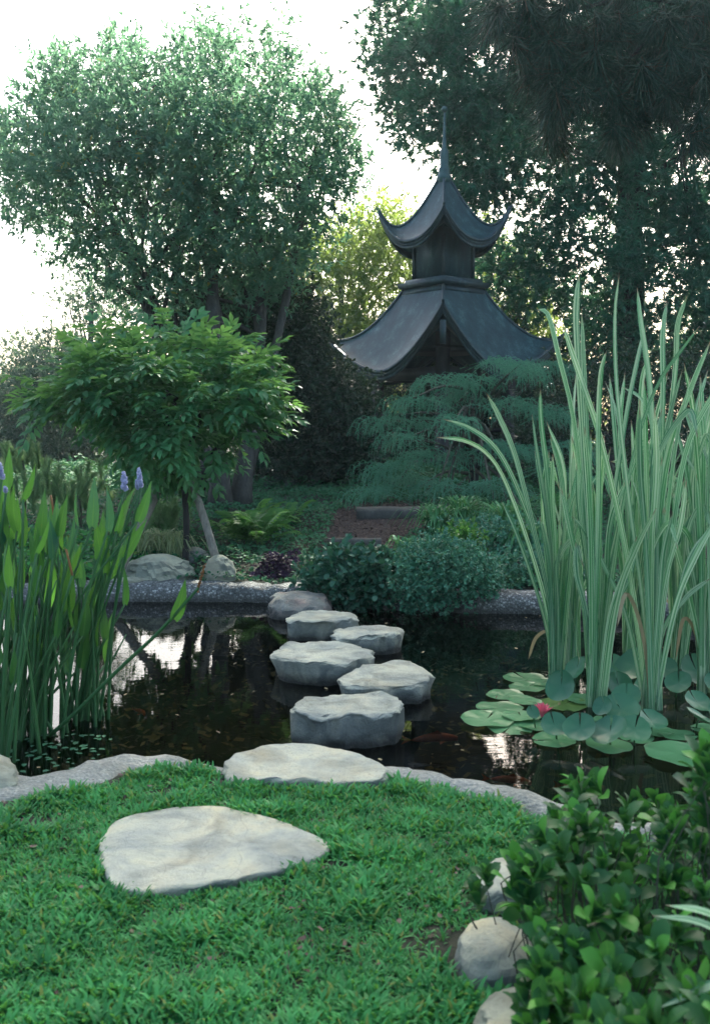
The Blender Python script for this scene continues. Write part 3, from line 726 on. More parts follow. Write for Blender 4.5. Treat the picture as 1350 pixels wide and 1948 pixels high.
# ------------------------------------------------------------------ lawn
def lawn():
    n = 60000
    X = RNG.uniform(-2.6, 1.8, n); Y = RNG.uniform(1.4, 4.8, n)
    sd_ = sdist(X, Y, EDGE_LO)
    wd = np.where(X < -1.0, 0.30, 0.19)
    jag = 0.05 * np.sin(X * 21) * np.sin(X * 9 + 1) + 0.02
    keep = (sd_ > wd + jag * 0.9) & (sdist(X, Y, SLAB[::3]) > 0.0) & (sdist(X, Y, SLAB0[::3]) > 0.01) & (Y < 4.7)
    for R_ in (R1, R2, R3): keep &= sdist(X, Y, R_[::4]) > 0.03
    # worn soil patches
    pn = np.array([fbm((a, b, 1.7), 1.6, 3) for a, b in zip(X, Y)])
    keep &= ~((pn < -0.75) & (RNG.random(n) < 0.4))
    for (px, py, r) in [(850, 1790, .10), (640, 1640, .06), (900, 1850, .07), (320, 1505, .05), (60, 1560, .08), (420, 1488, .05)]:
        g = G(px, py, .12); keep &= ~((((X - g[0]) / 1.5) ** 2 + (Y - g[1]) ** 2 < r * r) & (RNG.random(n) < .85))
    keep &= ~((X > 0.42) & (Y < 2.7) & (RNG.random(n) < .6))
    X = X[keep]; Y = Y[keep]; n = len(X)
    k = 5
    X = np.repeat(X, k) + RNG.normal(0, .008, n * k); Y = np.repeat(Y, k) + RNG.normal(0, .008, n * k)
    hh = np.array([fbm((a, b, 8.1), 5.5, 3) for a, b in zip(X[::k], Y[::k])]).repeat(k)
    az = RNG.uniform(0, 2 * PI, n * k); lean = RNG.uniform(0.25, 1.15, n * k)
    d = np.stack([np.cos(az) * np.sin(lean), np.sin(az) * np.sin(lean), np.cos(lean)], -1)
    nrm = np.stack([-np.cos(az) * np.cos(lean), -np.sin(az) * np.cos(lean), np.sin(lean)], -1)
    Mx = basis(d, nrm)
    tV = np.array([(-.10, 0, 0), (.10, 0, 0), (-.13, .45, .0), (.13, .45, .0), (-.09, .8, -.10), (.09, .8, -.10), (0, 1.0, -.24)]); tV[:, 0] *= .72
    tQ = [(0, 1, 3, 2), (2, 3, 5, 4)]; tT = [(4, 5, 6)]
    sc = RNG.uniform(.027, .05, n * k) * np.clip(1.08 + .75 * hh, .75, 1.8)
    T = np.stack([X, Y, land(X, Y) - .004], -1)
    V, Q_, T_, _ = instance(tV, tQ, Mx, T, sc, tT)
    link('lawn_grass', make_mesh('lawn_grass', V, Q_, T_, M['lawn']), label='short broad bladed green lawn grass', cat='grass', kind='stuff')
lawn()

# fallen bark chips on the path and at the lawn edge
def chips(name, X, Y, zfun, mat, smin, smax, label, cat):
    n = len(X)
    az = RNG.uniform(0, 2 * PI, n); el = RNG.normal(0, .25, n)
    d = np.stack([np.cos(az) * np.cos(el), np.sin(az) * np.cos(el), np.sin(el)], -1)
    nn_ = np.stack([RNG.normal(0, .3, n), RNG.normal(0, .3, n), np.ones(n)], -1)
    Mx = basis(d, nn_)
    tV = np.array([(-.25, 0, 0), (.2, 0.05, .05), (.28, .9, .02), (-.15, 1, -.03)])
    V, Q_, T_, _ = instance(tV, [(0, 1, 2, 3)], Mx, np.stack([X, Y, zfun(X, Y) + .012], -1), RNG.uniform(smin, smax, n))
    link(name, make_mesh(name, V, Q_, T_, mat), label=label, cat=cat, kind='stuff')

pp = [(606, 1050), (622, 1010), (640, 975), (665, 962), (800, 962), (812, 990), (770, 1020), (740, 1050)]
PATH = np.array([G(a, b, 0.35 + (1040 - b) * 0.0024)[:2] for a, b in pp])
bx0, bx1 = PATH[:, 0].min(), PATH[:, 0].max(); by0, by1 = PATH[:, 1].min(), PATH[:, 1].max()
gx, gy = np.meshgrid(np.arange(bx0, bx1 + .2, .12), np.arange(by0, by1 + .2, .12))
ii = np.arange(gx.size).reshape(gx.shape)
qd = np.stack([ii[:-1, :-1], ii[:-1, 1:], ii[1:, 1:], ii[1:, :-1]], -1).reshape(-1, 4)
cc = sdist(gx.ravel()[qd].mean(1), gy.ravel()[qd].mean(1), PATH)
link('path', make_mesh('path', np.stack([gx, gy, land(gx, gy) + .008], -1).reshape(-1, 3), qd[cc < .02], None, M['path'], True), kind='structure')
X = RNG.uniform(bx0, bx1, 6000); Y = RNG.uniform(by0, by1, 6000); k = sdist(X, Y, PATH) < 0
X2 = RNG.uniform(-2.3, 1.3, 1800); Y2 = RNG.uniform(1.6, 4.7, 1800)
k2 = (sdist(X2, Y2, EDGE_LO) > .2) & (sdist(X2, Y2, SLAB[::3]) > .0) & (sdist(X2, Y2, SLAB0[::3]) > .0)
chips('bark_chips', np.concatenate([X[k], X2[k2]]), np.concatenate([Y[k], Y2[k2]]), land, M['chips'], .012, .035, 'brown bark chips and dead leaves on the path and bare soil', 'bark chips')
X = RNG.uniform(-3.9, 3.3, 5000); Y = RNG.uniform(4.2, 8.9, 5000); k = sdist(X, Y, EDGE_LO) < -.05
chips('sunken_leaves', X[k], Y[k], lambda a, b: 0 * a - .33 - .1 * np.sin(a * 3) ** 2, M['litter'], .03, .08, 'dead leaves lying on the bottom under the pond water', 'dead leaves')

for (x0, x1, yy, zz, wd, lab) in [(-.29, .28, 10.6, .0, .16, 'lower grey timber step edging the bark path'), (.02, 1.15, 12.15, .0, .42, 'upper wide grey step in front of the dark pavilion')]:
    mb = MB(); c0 = (x0 + x1) / 2
    nseg = 8; V = []
    prof = [(-.5, -.15), (-.5, .045), (-.44, .07), (.44, .07), (.5, .045), (.5, -.15)]
    for i in range(nseg + 1):
        xx = x0 + (x1 - x0) * i / nseg
        for a, b in prof:
            V.append((xx - c0, a * wd + .012 * fbm((xx * 3, a, 1), 1), b + .008 * fbm((xx * 4, b, 4), 1)))
    Q_ = [(i * 6 + k, i * 6 + (k + 1) % 6, (i + 1) * 6 + (k + 1) % 6, (i + 1) * 6 + k) for i in range(nseg) for k in range(6)]
    mb.add(V, Q_, [(0, 2, 1), (0, 3, 2), (0, 4, 3), (0, 5, 4)] + [(nseg * 6, nseg * 6 + k, nseg * 6 + k + 1) for k in range(1, 5)])
    o = mb.obj('path_step', M['timber'], label=lab, cat='step', group='steps of the path')
    o.location = (c0, yy, float(land(c0, yy)) + .015)

# ------------------------------------------------------------------ pavilion
PC = (1.742, 20.0)
pav = empty('pavilion', (PC[0], PC[1], 0), math.radians(-5), 'dark pagoda pavilion with two upswept copper roofs and a tall finial', 'pavilion')
CORN = [(0, -1), (-1, 0), (0, 1), (1, 0)]    # near, left, far, right

def roofz(t, s, za, zb, zmid, zn, p, q, e):
    u = abs(1 - 2 * t)
    cur = ((za if t < .5 else zb) - zmid) * u ** e
    return zmid + (zn - zmid) * (1 - s) ** p + cur * s ** q

def build_roof(name, r0, R, zn, zmid, tips, p, q, e, fascia, label):
    root = link(name, None, pav, label=label) if False else None
    nt_, ns_ = 28, 22
    holder = None
    for f in range(4):
        A = np.array(CORN[f]); B = np.array(CORN[(f + 1) % 4]); za, zb = tips[f], tips[(f + 1) % 4]
        V = []
        for j in range(ns_ + 1):
            s = j / ns_
            for i in range(nt_ + 1):
                t = i / nt_
                xy = (A * (1 - t) + B * t) * (r0 + (R - r0) * s)
                V.append((xy[0], xy[1], roofz(t, s, za, zb, zmid, zn, p, q, e)))
        k = len(V)
        V2 = [(a * .985, b * .985, c - .05) for a, b, c in V]
        w_ = nt_ + 1
        Q_ = [(j * w_ + i, j * w_ + i + 1, (j + 1) * w_ + i + 1, (j + 1) * w_ + i) for j in range(ns_) for i in range(nt_)]
        Q2 = [(a + k, d + k, c + k, b + k) for a, b, c, d in Q_]
        rim_ = [(ns_ * w_ + i, ns_ * w_ + i + 1, k + ns_ * w_ + i + 1, k + ns_ * w_ + i) for i in range(nt_)]
        MB().add(V + V2, Q_ + Q2 + rim_).obj('roof_panel', M['roof'], pav, smooth=True)
        # three stepped mouldings along the eave
        for lv, (oo, z0, z1) in enumerate(fascia):
            V = []
            for i in range(nt_ + 1):
                t = i / nt_
                base = (A * (1 - t) + B * t)
                ze = roofz(t, 1, za, zb, zmid, zn, p, q, e)
                k0 = (R + oo) ; k1 = (R + oo - .05)
                V += [(*(base * k0), ze + z1), (*(base * k0), ze + z0), (*(base * k1), ze + z0), (*(base * k1), ze + z1)]
            Q_ = [(i * 4 + k, i * 4 + (k + 1) % 4, (i + 1) * 4 + (k + 1) % 4, (i + 1) * 4 + k) for i in range(nt_) for k in range(4)]
            MB().add(V, Q_ + [(0, 3, 2, 1), (nt_ * 4, nt_ * 4 + 1, nt_ * 4 + 2, nt_ * 4 + 3)]).obj('eave_moulding', M['mould'], pav, smooth=False)
        # hip rib
        pts = []
        for j in range(ns_ + 1):
            s = j / ns_
            xy = A * (r0 + (R - r0) * s)
            pts.append((xy[0], xy[1], roofz(0, s, za, zb, zmid, zn, p, q, e) + .012))
        pts.append((A[0] * (R + .05), A[1] * (R + .05), pts[-1][2] + .03))
        tube(MB(), pts, .03, 6).obj('hip_rib', M['mould'], pav, smooth=True)

FL = [(.035, -.055, .02), (.012, -.115, -.055), (-.012, -.19, -.115)]
FU = [(.03, -.045, .02), (.01, -.095, -.045), (-.01, -.16, -.095)]
build_roof('lower_roof', .78, 2.33, 4.22, 2.58, [3.72, 3.32, 3.3, 3.3], 1.3, 2.2, 1.7, FL, None)
build_roof('upper_roof', .11, 1.28, 6.35, 5.08, [5.60, 5.78, 5.7, 5.78], 1.65, 3.6, 2.2, FU, None)

def prism(name, r0, r1, z0, z1, mat, **kw):
    V = [(c[0] * r0, c[1] * r0, z0) for c in CORN] + [(c[0] * r1, c[1] * r1, z1) for c in CORN]
    Q_ = [(k, (k + 1) % 4, 4 + (k + 1) % 4, 4 + k) for k in range(4)] + [(3, 2, 1, 0), (4, 5, 6, 7)]
    return MB().add(V, Q_).obj(name, mat, pav, **kw)
prism('roof_skirt', .86, .80, 4.12, 4.235, M['mould'])
prism('cornice', .88, .92, 4.24, 4.34, M['mould'])
prism('cornice', .78, .74, 4.343, 4.41, M['mould'])
prism('upper_body', .56, .56, 4.413, 5.35, M['roof'])
for c in CORN:
    mb = MB()
    for dz in (4.415,):
        r_ = .58
        box(mb, c[0] * r_ - .035, c[0] * r_ + .035, c[1] * r_ - .035, c[1] * r_ + .035, 4.414, 5.2)
    mb.obj('corner_strip', M['mould'], pav)
# finial
prof = [(.12, 6.28), (.15, 6.36), (.14, 6.42), (.11, 6.45), (.115, 6.50), (.11, 6.56), (.08, 6.6), (.085, 6.75), (.08, 6.9), (.045, 6.95), (.04, 7.1), (.028, 7.15), (.025, 7.45), (.02, 7.6), (.018, 7.62)]
def lathe(prof, seg=14):
    V = [(r * math.cos(2 * PI * k / seg), r * math.sin(2 * PI * k / seg), z) for r, z in prof for k in range(seg)]
    Q_ = [(i * seg + k, i * seg + (k + 1) % seg, (i + 1) * seg + (k + 1) % seg, (i + 1) * seg + k) for i in range(len(prof) - 1) for k in range(seg)]
    return V, Q_
fin = MB().add(*lathe(prof)).obj('finial', M['finial'], pav, smooth=True)
ball = [(.062 * math.sin(a), 7.68 - .062 * math.cos(a)) for a in np.linspace(.1, PI - .1, 9)]
MB().add(*lathe(ball)).obj('ball', M['finial'], fin, smooth=True)
# posts, beams, pendant, bench rail inside
for c in CORN:
    mb = MB(); r_ = 1.30; a = .135
    V = []
    for z in (.55, 3.3):
        for dx, dy in ((-1, 0), (0, -1), (1, 0), (0, 1)): V.append((c[0] * r_ + dx * a, c[1] * r_ + dy * a, z))
    mb.add(V, [(0, 1, 5, 4), (1, 2, 6, 5), (2, 3, 7, 6), (3, 0, 4, 7), (4, 5, 6, 7)]).obj('post', M['post'], pav)
for f in range(4):
    A = np.array(CORN[f]) * 1.30; B = np.array(CORN[(f + 1) % 4]) * 1.30
    d = norm(B - A); n_ = np.array([d[1], -d[0]]) * .06
    A2 = A + d * .13; B2 = B - d * .13
    for (z0, z1) in ((2.42, 2.66), (1.42, 1.5)):
        V = [(*(A2 - n_), z0), (*(B2 - n_), z0), (*(B2 + n_), z0), (*(A2 + n_), z0), (*(A2 - n_), z1), (*(B2 - n_), z1), (*(B2 + n_), z1), (*(A2 + n_), z1)]
        if z0 < 2 and f in (0, 3): continue
        MB().add(V, [(0, 3, 2, 1), (4, 5, 6, 7), (0, 1, 5, 4), (1, 2, 6, 5), (2, 3, 7, 6), (3, 0, 4, 7)]).obj('beam' if z0 > 2 else 'rail', M['post'], pav)
prism('ceiling_board', 1.5, 1.5, 3.0, 3.04, M['post'])
mb = MB(); box(mb, -.055, .055, -2.26, -2.15, 3.0, 3.42); mb.obj('pendant', M['mould'], pav)
prism('floor_plinth', 1.75, 1.7, .6, .82, M['timber'])

# ------------------------------------------------------------------ foliage
def poly_fill(poly, n, d, depth, R=90.0, shell=0.5):
    poly = np.array(poly, float)
    lo = poly.min(0); hi = poly.max(0)
    out = []
    tot = 0
    while tot < n:
        q = RNG.uniform(lo, hi, (n * 2, 2)); s = -sdist(q[:, 0], q[:, 1], poly)
        q = q[s > 0]; s = s[s > 0]
        out.append(np.column_stack([q, s])); tot += len(q)
    q = np.concatenate(out)[:n]
    h = depth * np.sqrt(np.clip(1 - (1 - np.minimum(q[:, 2] / R, 1)) ** 2, 0.02, 1))
    u = RNG.uniform(-1, 1, n)
    sgn = np.sign(u); u = np.where(RNG.random(n) < shell, sgn * (0.75 + .25 * np.abs(u)), u)
    dd = (d(q[:, 0], q[:, 1]) if callable(d) else d) + u * h
    return PV(q[:, 0], q[:, 1], dd)

LEAF1 = np.array([(-.0, 0, 0), (.17, .45, .05), (0, 1, -.08), (-.17, .45, .05)]); LEAF1Q = [(0, 1, 2, 3)]
LEAF2 = np.array([(0, 0, 0), (.15, .3, .05), (.17, .6, .05), (0, 1, -.12), (-.17, .6, .05), (-.15, .3, .05), (0, .3, 0), (0, .6, -.02)])
LEAF2Q = [(0, 1, 6, 5), (6, 1, 2, 7), (5, 6, 7, 4), (7, 2, 3, 4)]
ROUND = np.array([(0, 0, 0), (.3, .3, .06), (.3, .7, .06), (0, 1, -.05), (-.3, .7, .06), (-.3, .3, .06)]); ROUNDQ = [(0, 1, 2, 3), (0, 3, 4, 5)]

def foliage(name, mat, centers, nsub, rsub, k, size, parent=None, tmpl=(LEAF1, LEAF1Q), thr=-9, nf=0.8, up=0.3, droop=0.0, label=None, cat=None, kind=None, spread=1.0, flat=1.0, rsize=.3, outc=None, nz=0.0):
    c = np.asarray(centers)
    if thr > -5:
        nv = np.array([fbm((a[0], a[1], a[2] + nz), nf, 2) for a in c]); c = c[nv > thr]
    cc = np.repeat(c, nsub, 0)
    off = RNG.normal(0, 1, cc.shape) * rsub; off[:, 2] *= flat
    tw = cc + off
    dirs = norm(off + RNG.normal(0, .35, off.shape) * rsub + np.array([0, 0, up * rsub - droop * rsub]))
    pts = np.repeat(tw, k, 0); dd = np.repeat(dirs, k, 0)
    ld = norm(dd * .6 + RNG.normal(0, .6 * spread, dd.shape) + np.array([0, 0, -droop * .5]))
    pts = pts + dd * (RNG.uniform(0, 1, len(pts))[:, None] * size * 1.2)
    nn_ = norm(RNG.normal(0, .6, dd.shape) + np.array([0, -.1, 1.0]))
    Mx = basis(ld, nn_)
    sc = size * RNG.uniform(1 - rsize, 1 + rsize, len(pts))
    V, Q_, T_, _ = instance(tmpl[0], tmpl[1], Mx, pts, sc)
    return link(name, make_mesh(name, V, Q_, T_, mat), parent, label=label, cat=cat, kind=kind)

def limbs(parent, trunk_pts, trunk_rad, mat, targets, nb, rb=.04, sides=6, name='trunk', bname='limb'):
    mb = MB(); tp = catmull(trunk_pts, 14)
    tr_ = np.linspace(trunk_rad[0], trunk_rad[1], 15)
    for i in range(15): tr_[i] *= 1 + .12 * math.sin(i * 2.1)
    tr_[0] *= 1.35
    tube(mb, tp, tr_, 10).obj(name, mat, parent, smooth=True)
    if nb:
        t_ = np.asarray(targets); sel = t_[RNG.permutation(len(t_))[:nb]]
        for q in sel:
            s = RNG.integers(6, 15); a = tp[s]
            mid = (a + q) / 2 + RNG.normal(0, .12, 3) + np.array([0, 0, .12])
            m = MB(); pts = catmull([a, mid, q], 7)
            pts[1:-1] += RNG.normal(0, .025, (6, 3))
            tube(m, pts, np.linspace(min(rb, tr_[s] * .7), .008, 8), 5, False).obj(bname, mat, parent, smooth=True)

# --- big multi-stemmed tree on the left
t1 = empty('broadleaf_tree', P(440, 990, 12.6)[:2] + (float(land(0, 12.6)),), 0, 'tall broad crowned evergreen tree filling the upper left against the white sky', 'tree')
def local(o, pts): return np.asarray(pts) - np.array(o.location)
polyT = [(-60, 280), (-20, 215), (40, 205), (80, 190), (92, 120), (125, 110), (150, 150), (185, 120), (215, 75), (255, 85), (280, 125), (310, 150), (340, 120), (362, 60), (400, 50), (425, 15), (455, 60), (485, 95), (515, 38), (548, 55), (560, 110), (595, 150), (640, 205), (672, 250), (685, 320), (650, 360), (672, 410), (620, 440), (585, 470), (560, 520), (520, 570), (440, 570), (380, 590), (310, 610), (250, 590), (180, 560), (130, 500), (90, 460), (40, 420), (-20, 360), (-80, 330)]
cT = local(t1, poly_fill(polyT, 1750, 14.6, 2.3, 150, .5))
foliage('crown', M['tree'], cT, 9, .145, 9, .092, t1, thr=-.2, nf=1.25, up=.4)
ext = local(t1, poly_fill([(90, 110), (120, 60), (150, 110)], 8, 14.4, .2, 40)); 
for (a, b, r0) in [((455, 970, 12.8), (470, 300, 14.6), .13), ((420, 960, 12.6), (412, 330, 14.2), .14), ((400, 900, 12.8), (250, 470, 14.4), .08), ((380, 930, 13), (165, 300, 14.6), .09), ((470, 900, 13.2), (600, 280, 14.8), .08), ((440, 700, 13.2), (350, 160, 14.6), .07)]:
    p0 = np.array(P(*a)); p1 = np.array(P(*b)); md = (p0 + p1) / 2 + RNG.normal(0, .12, 3)
    if a[1] > 940: p0[2] = float(land(p0[0], p0[1])) - .1
    limbs(t1, local(t1, [p0, md, p1]), (r0, .03), M['bark'], cT, 7, .035)

# --- darker small-leaved tree in the middle distance
t2 = empty('oak_tree', P(500, 960, 16.2)[:2] + (.7,), 0, 'dark small leaved tree between the wisteria and the pavilion', 'tree')
poly2 = [(330, 600), (360, 565), (420, 550), (480, 540), (540, 545), (590, 570), (600, 610), (612, 660), (640, 700), (680, 725), (705, 760), (712, 830), (705, 900), (690, 945), (600, 960), (500, 950), (470, 900), (480, 800), (440, 740), (380, 700), (330, 650)]
c2 = local(t2, poly_fill(poly2, 1900, 15.8, 1.2, 90, .6))
foliage('crown', M['dark'], c2, 7, .16, 8, .06, t2, tmpl=(ROUND, ROUNDQ), thr=-.5, nf=1.5)
limbs(t2, local(t2, [P(500, 975, 16.2), P(495, 850, 16.3), P(520, 680, 16.8)]), (.14, .05), M['barkdark'], c2, 10)

# --- sunlit yellow green trees behind the pavilion
def bgtree(px, base_d, poly, n, depth, mat, label, size=.09, thr=-.25, nsub=6, k=8, name='background_tree', nf=.7, trunk_top=None, group='trees behind the garden', tmpl=(LEAF1, LEAF1Q), R=90):
    t = empty(name, P(px, 900, base_d)[:2] + (.8,), 0, label, 'tree', group)
    c = local(t, poly_fill(poly, n, base_d + .5, depth, R, .5))
    foliage('crown', mat, c, nsub, .26, k, size, t, thr=thr, nf=nf, tmpl=tmpl)
    q = trunk_top or (px + 10, int(np.mean([p[1] for p in poly])))
    limbs(t, local(t, [P(px, 925, base_d), P(px + 5, (925 + q[1]) / 2, base_d + .2), P(q[0], q[1], base_d + .3)]), (.16, .05), M['bark'], c, 8)
    return t
bgtree(640, 26, [(520, 520), (560, 470), (600, 440), (640, 440), (690, 400), (740, 390), (790, 430), (820, 500), (830, 600), (800, 720), (700, 740), (620, 720), (560, 620)], 900, 2.0, M['sunny'], 'sunlit yellow green tree seen left of the pavilion roofs', .14, thr=-.45)
bgtree(1000, 27, [(860, 470), (920, 430), (980, 470), (1030, 520), (1060, 620), (1120, 700), (1150, 850), (1050, 880), (920, 800), (870, 650)], 800, 2.0, M['sunny'], 'bright green tree glimpsed right of the pavilion roofs', .14, thr=-.45)
bgtree(820, 28, [(700, 640), (760, 600), (820, 620), (850, 700), (840, 800), (760, 830), (680, 800)], 500, 2.0, M['sunny'], 'sunlit tree seen through the open pavilion', .10)
bgtree(165, 24, [(115, 590), (110, 560), (150, 535), (200, 530), (235, 560), (225, 600), (190, 630), (150, 620)], 110, .8, M['far'], 'thin spreading pine in the gap below the big left tree', .09, thr=-.1)
bgtree(60, 23, [(-60, 770), (0, 730), (40, 660), (90, 650), (140, 660), (170, 700), (210, 690), (260, 740), (260, 880), (200, 930), (-60, 930)], 1500, 1.6, M['far'], 'hazy blue green bush at the far left behind the wisteria', .10, thr=-.8, k=9)
bgtree(340, 19, [(250, 760), (330, 730), (430, 700), (520, 760), (560, 880), (520, 960), (380, 970), (260, 950), (235, 860)], 1100, 1.2, M['dark'], 'dark bush behind the wisteria trunk', .07, thr=-.22, nf=1.3)
bgtree(900, 22.5, [(790, 700), (860, 620), (960, 640), (1080, 700), (1100, 1000), (740, 1000), (730, 830), (790, 760)], 1900, 1.2, M['dark'], 'dark thicket behind the pavilion and the weeping cedar', .12, thr=-.9, nf=1.2)
bgtree(620, 23, [(500, 740), (600, 700), (700, 690), (740, 760), (740, 960), (500, 960)], 800, 1.0, M['dark'], 'dark thicket left of the pavilion posts', .11, thr=-.4, nf=1.3)
bgtree(1150, 15.5, [(1000, 760), (1060, 700), (1180, 690), (1300, 680), (1500, 660), (1500, 1140), (1000, 1080), (960, 960)], 1300, 1.3, M['dark'], 'dark thicket behind the striped reeds', .08, thr=-.42, nf=1.2)
bgtree(1420, 12.0, [(1180, 900), (1300, 860), (1600, 820), (1600, 1260), (1180, 1230)], 800, .9, M['dark'], 'dark low shrub behind the pond to the right', .07, thr=-.5, nf=1.2, k=8)

# --- tall fern pine on the right
TUFT_N = 16
def tufts(name, mat, centers, size, parent, thr=-9, nf=.5, nz=0., nleaf=TUFT_N, width=.055, down=.15, nsub=5, rs=.25):
    c = np.asarray(centers)
    if thr > -5:
        nv = np.array([fbm((a[0], a[1], a[2] + nz), nf, 2) for a in c]); c = c[nv > thr]
    cc = np.repeat(c, nsub, 0); off = RNG.normal(0, rs, cc.shape); tw = cc + off
    ax = norm(off + RNG.normal(0, .07, off.shape) + np.array([0, -.03, .05]))
    pts = np.repeat(tw, nleaf, 0); dd = np.repeat(ax, nleaf, 0)
    ld = norm(dd + RNG.normal(0, .55, dd.shape) + np.array([0, 0, -down]))
    tV = np.array([(-width, 0, 0), (width, 0, 0), (width * .6, .6, .03), (-width * .6, .6, .03), (0, 1, -.1)])
    Mx = basis(ld, RNG.normal(0, 1, ld.shape))
    V, Q_, T_, _ = instance(tV, [(0, 1, 2, 3)], Mx, pts, size * RNG.uniform(.7, 1.25, len(pts)), [(3, 2, 4)])
    return link(name, make_mesh(name, V, Q_, T_, mat), parent)

t3 = empty('fern_pine', P(1180, 900, 23.6)[:2] + (.78,), 0, 'huge dark fern pine with drooping rounded tufts filling the upper right', 'tree')
polyC = [(735, -60), (700, 10), (755, 30), (700, 50), (682, 85), (700, 125), (745, 135), (728, 185), (735, 225), (770, 255), (790, 290), (830, 300), (860, 330), (850, 370), (880, 400), (905, 430), (950, 440), (955, 470), (930, 520), (960, 560), (1030, 590), (1060, 650), (1110, 720), (1240, 780), (1500, 800), (1700, 600), (1750, -60)]
cC = local(t3, poly_fill(polyC, 1150, lambda a, b: 23.6 + 0 * a, 2.6, 190, .7))
tufts('crown', M['podocarp'], cC, .21, t3, thr=-.2, nf=.6, nsub=30, nleaf=14, width=.08, rs=.26)
# crown above the picture: the part whose shade lies over the pond
up = RNG.uniform(-1, 1, (3600, 3)); up = up[(up ** 2).sum(1) < 1]
up = up * np.array([6.6, 6.0, 7.0]) + np.array([8.2, 23.0, 18.5]); up = up[up[:, 2] > 11.6]
foliage('upper_crown', M['podocarp'], local(t3, up), 6, .35, 6, .34, t3, thr=-.25, nf=.5)
limbs(t3, local(t3, [P(1190, 930, 23.6), P(1195, 500, 23.7), P(1215, 0, 23.8), (6.8, 23.4, 18)]), (.42, .15), M['barkdark'], cC, 34, .09)

# --- nearer long needled pine, its drooping tufts across the top right
t4 = empty('long_needled_pine', (5.3, 12.5, .5), 0, 'near pine at the right edge with long drooping dark needles', 'tree')
limbs(t4, [(0, 0, -.1), (-.1, 0, 2.5), (-.5, .1, 4.5), (-.9, .2, 6.5), (-1.0, .2, 8.5)], (.24, .13), M['barkdark'], [(0, 0, 5)], 0)
ndl = np.array([(-.009, 0, 0), (.009, 0, 0), (.006, .6, .02), (-.006, .6, .02), (0, 1, -.12)])
def pine_tuft_mesh(seed, nn=170, droop=.75):
    r = np.random.default_rng(seed)
    d = norm(r.normal(0, .55, (nn, 3)) + np.array([0, 0, -droop]))
    T = r.normal(0, .03, (nn, 3)) + np.array([0, 0, .15]) * r.uniform(-1, 1, (nn, 1))
    V, Q_, T_, _ = instance(ndl, [(0, 1, 2, 3)], basis(d, r.normal(0, 1, d.shape)), T, r.uniform(.75, 1.1, nn), [(3, 2, 4)])
    return make_mesh('needle_tuft', V, Q_, T_, M['needle'])
pm = [pine_tuft_mesh(s) for s in range(4)]
tuft_px = [(1040, 20), (1000, 60), (1070, 90), (1020, 130), (1050, 190), (1075, 150), (1100, 60), (1150, 40), (1180, 110), (1200, 150), (1160, 170), (1210, 200), (1190, 240), (1230, 120), (1300, 20), (1330, 60), (1340, 130), (1310, 150), (1250, 40), (1370, 200), (1390, 100), (1280, 90), (1120, 120), (1090, -20), (1180, -20), (1000, -10), (960, 20), (1350, -10), (1260, 160), (1060, 240), (1030, 90), (1140, 80), (1220, 60), (1340, 250)]
nb_ = 0
for i, (a, b) in enumerate(tuft_px):
    for jj in range(4):
        q = np.array(P(a + RNG.normal(0, 20), b + RNG.normal(0, 20), 11.3 + RNG.uniform(-.6, .6))) - np.array(t4.location)
        o = link('needle_tuft', pm[(i + jj) % 4], t4)
        o.location = q; o.rotation_euler = (RNG.normal(0, .25), RNG.normal(0, .25), RNG.uniform(0, 6)); s = RNG.uniform(.36, .56); o.scale = (s, s, s)
for (a, z) in [((940, 60), 5.2), ((1010, 40), 6.0), ((1100, 70), 5.6), ((1060, 130), 5.0), ((1190, 120), 6.4), ((1330, 90), 5.0)]:
    q = np.array(P(a[0], a[1], 11.4)) - np.array(t4.location)
    st = np.array([-.6, .1, z])
    tube(MB(), catmull([st, (st + q) / 2 + [0, 0, .25], q], 10), np.linspace(.05, .012, 11), 5).obj('limb', M['barkdark'], t4, smooth=True)

# ------------------------------------------------------------------ wisteria on props
wis = empty('wisteria_tree', P(352, 1075, 9.9)[:2] + (.3,), 0, 'umbrella shaped wisteria with feathery bright green leaves above the boulders', 'tree')
def compound_leaf(seed):
    r = np.random.default_rng(seed)
    mb = MB(); nL = 6
    ax = catmull([(0, 0, 0), (0, .45, .06), (0, .8, .0), (0, 1.0, -.12)], 8)
    tube(mb, ax, .008, 3, False)
    for i in range(nL):
        u = .18 + .78 * i / (nL - 1)
        q = ax[int(u * 8)]
        for sgn in ((-1, 1) if i < nL - 1 else (0,)):
            ang = sgn * (1.15 - .45 * u) + r.normal(0, .1)
            d = np.array([[math.sin(ang), math.cos(ang), -.18 + r.normal(0, .12)]])
            if sgn == 0: d = np.array([[0, 1, -.2]])
            sz = .40 * (1 - .25 * abs(u - .5)) * r.uniform(.9, 1.1)
            V, Q_, T_, _ = instance(LEAF2, LEAF2Q, basis(d, np.array([[r.normal(0, .15), 0, 1.]])), q[None], np.array([sz]))
            mb.add(V, Q_)
    return mb
cl_mb = [compound_leaf(s) for s in range(5)]
cl = [m.mesh('compound_leaf', M['wisteria']) for m in cl_mb]
polyW = [(40, 760), (85, 735), (130, 745), (120, 690), (170, 640), (230, 625), (300, 605), (350, 625), (370, 670), (400, 680), (430, 625), (480, 650), (525, 672), (520, 720), (515, 790), (440, 810), (430, 860), (380, 890), (300, 905), (265, 880), (205, 800), (150, 770), (90, 765)]
cW = local(wis, poly_fill([(66 + (a - 40) * .88, 640 + (b - 605) * .86) for a, b in polyW], 760, 9.95, .95, 90, .65))
wv = np.array([fbm(a, 1.5, 2) for a in cW]); cW = cW[wv > -.4]
cW = cW[np.argsort(cW[:, 1])]
cen = cW.mean(0)
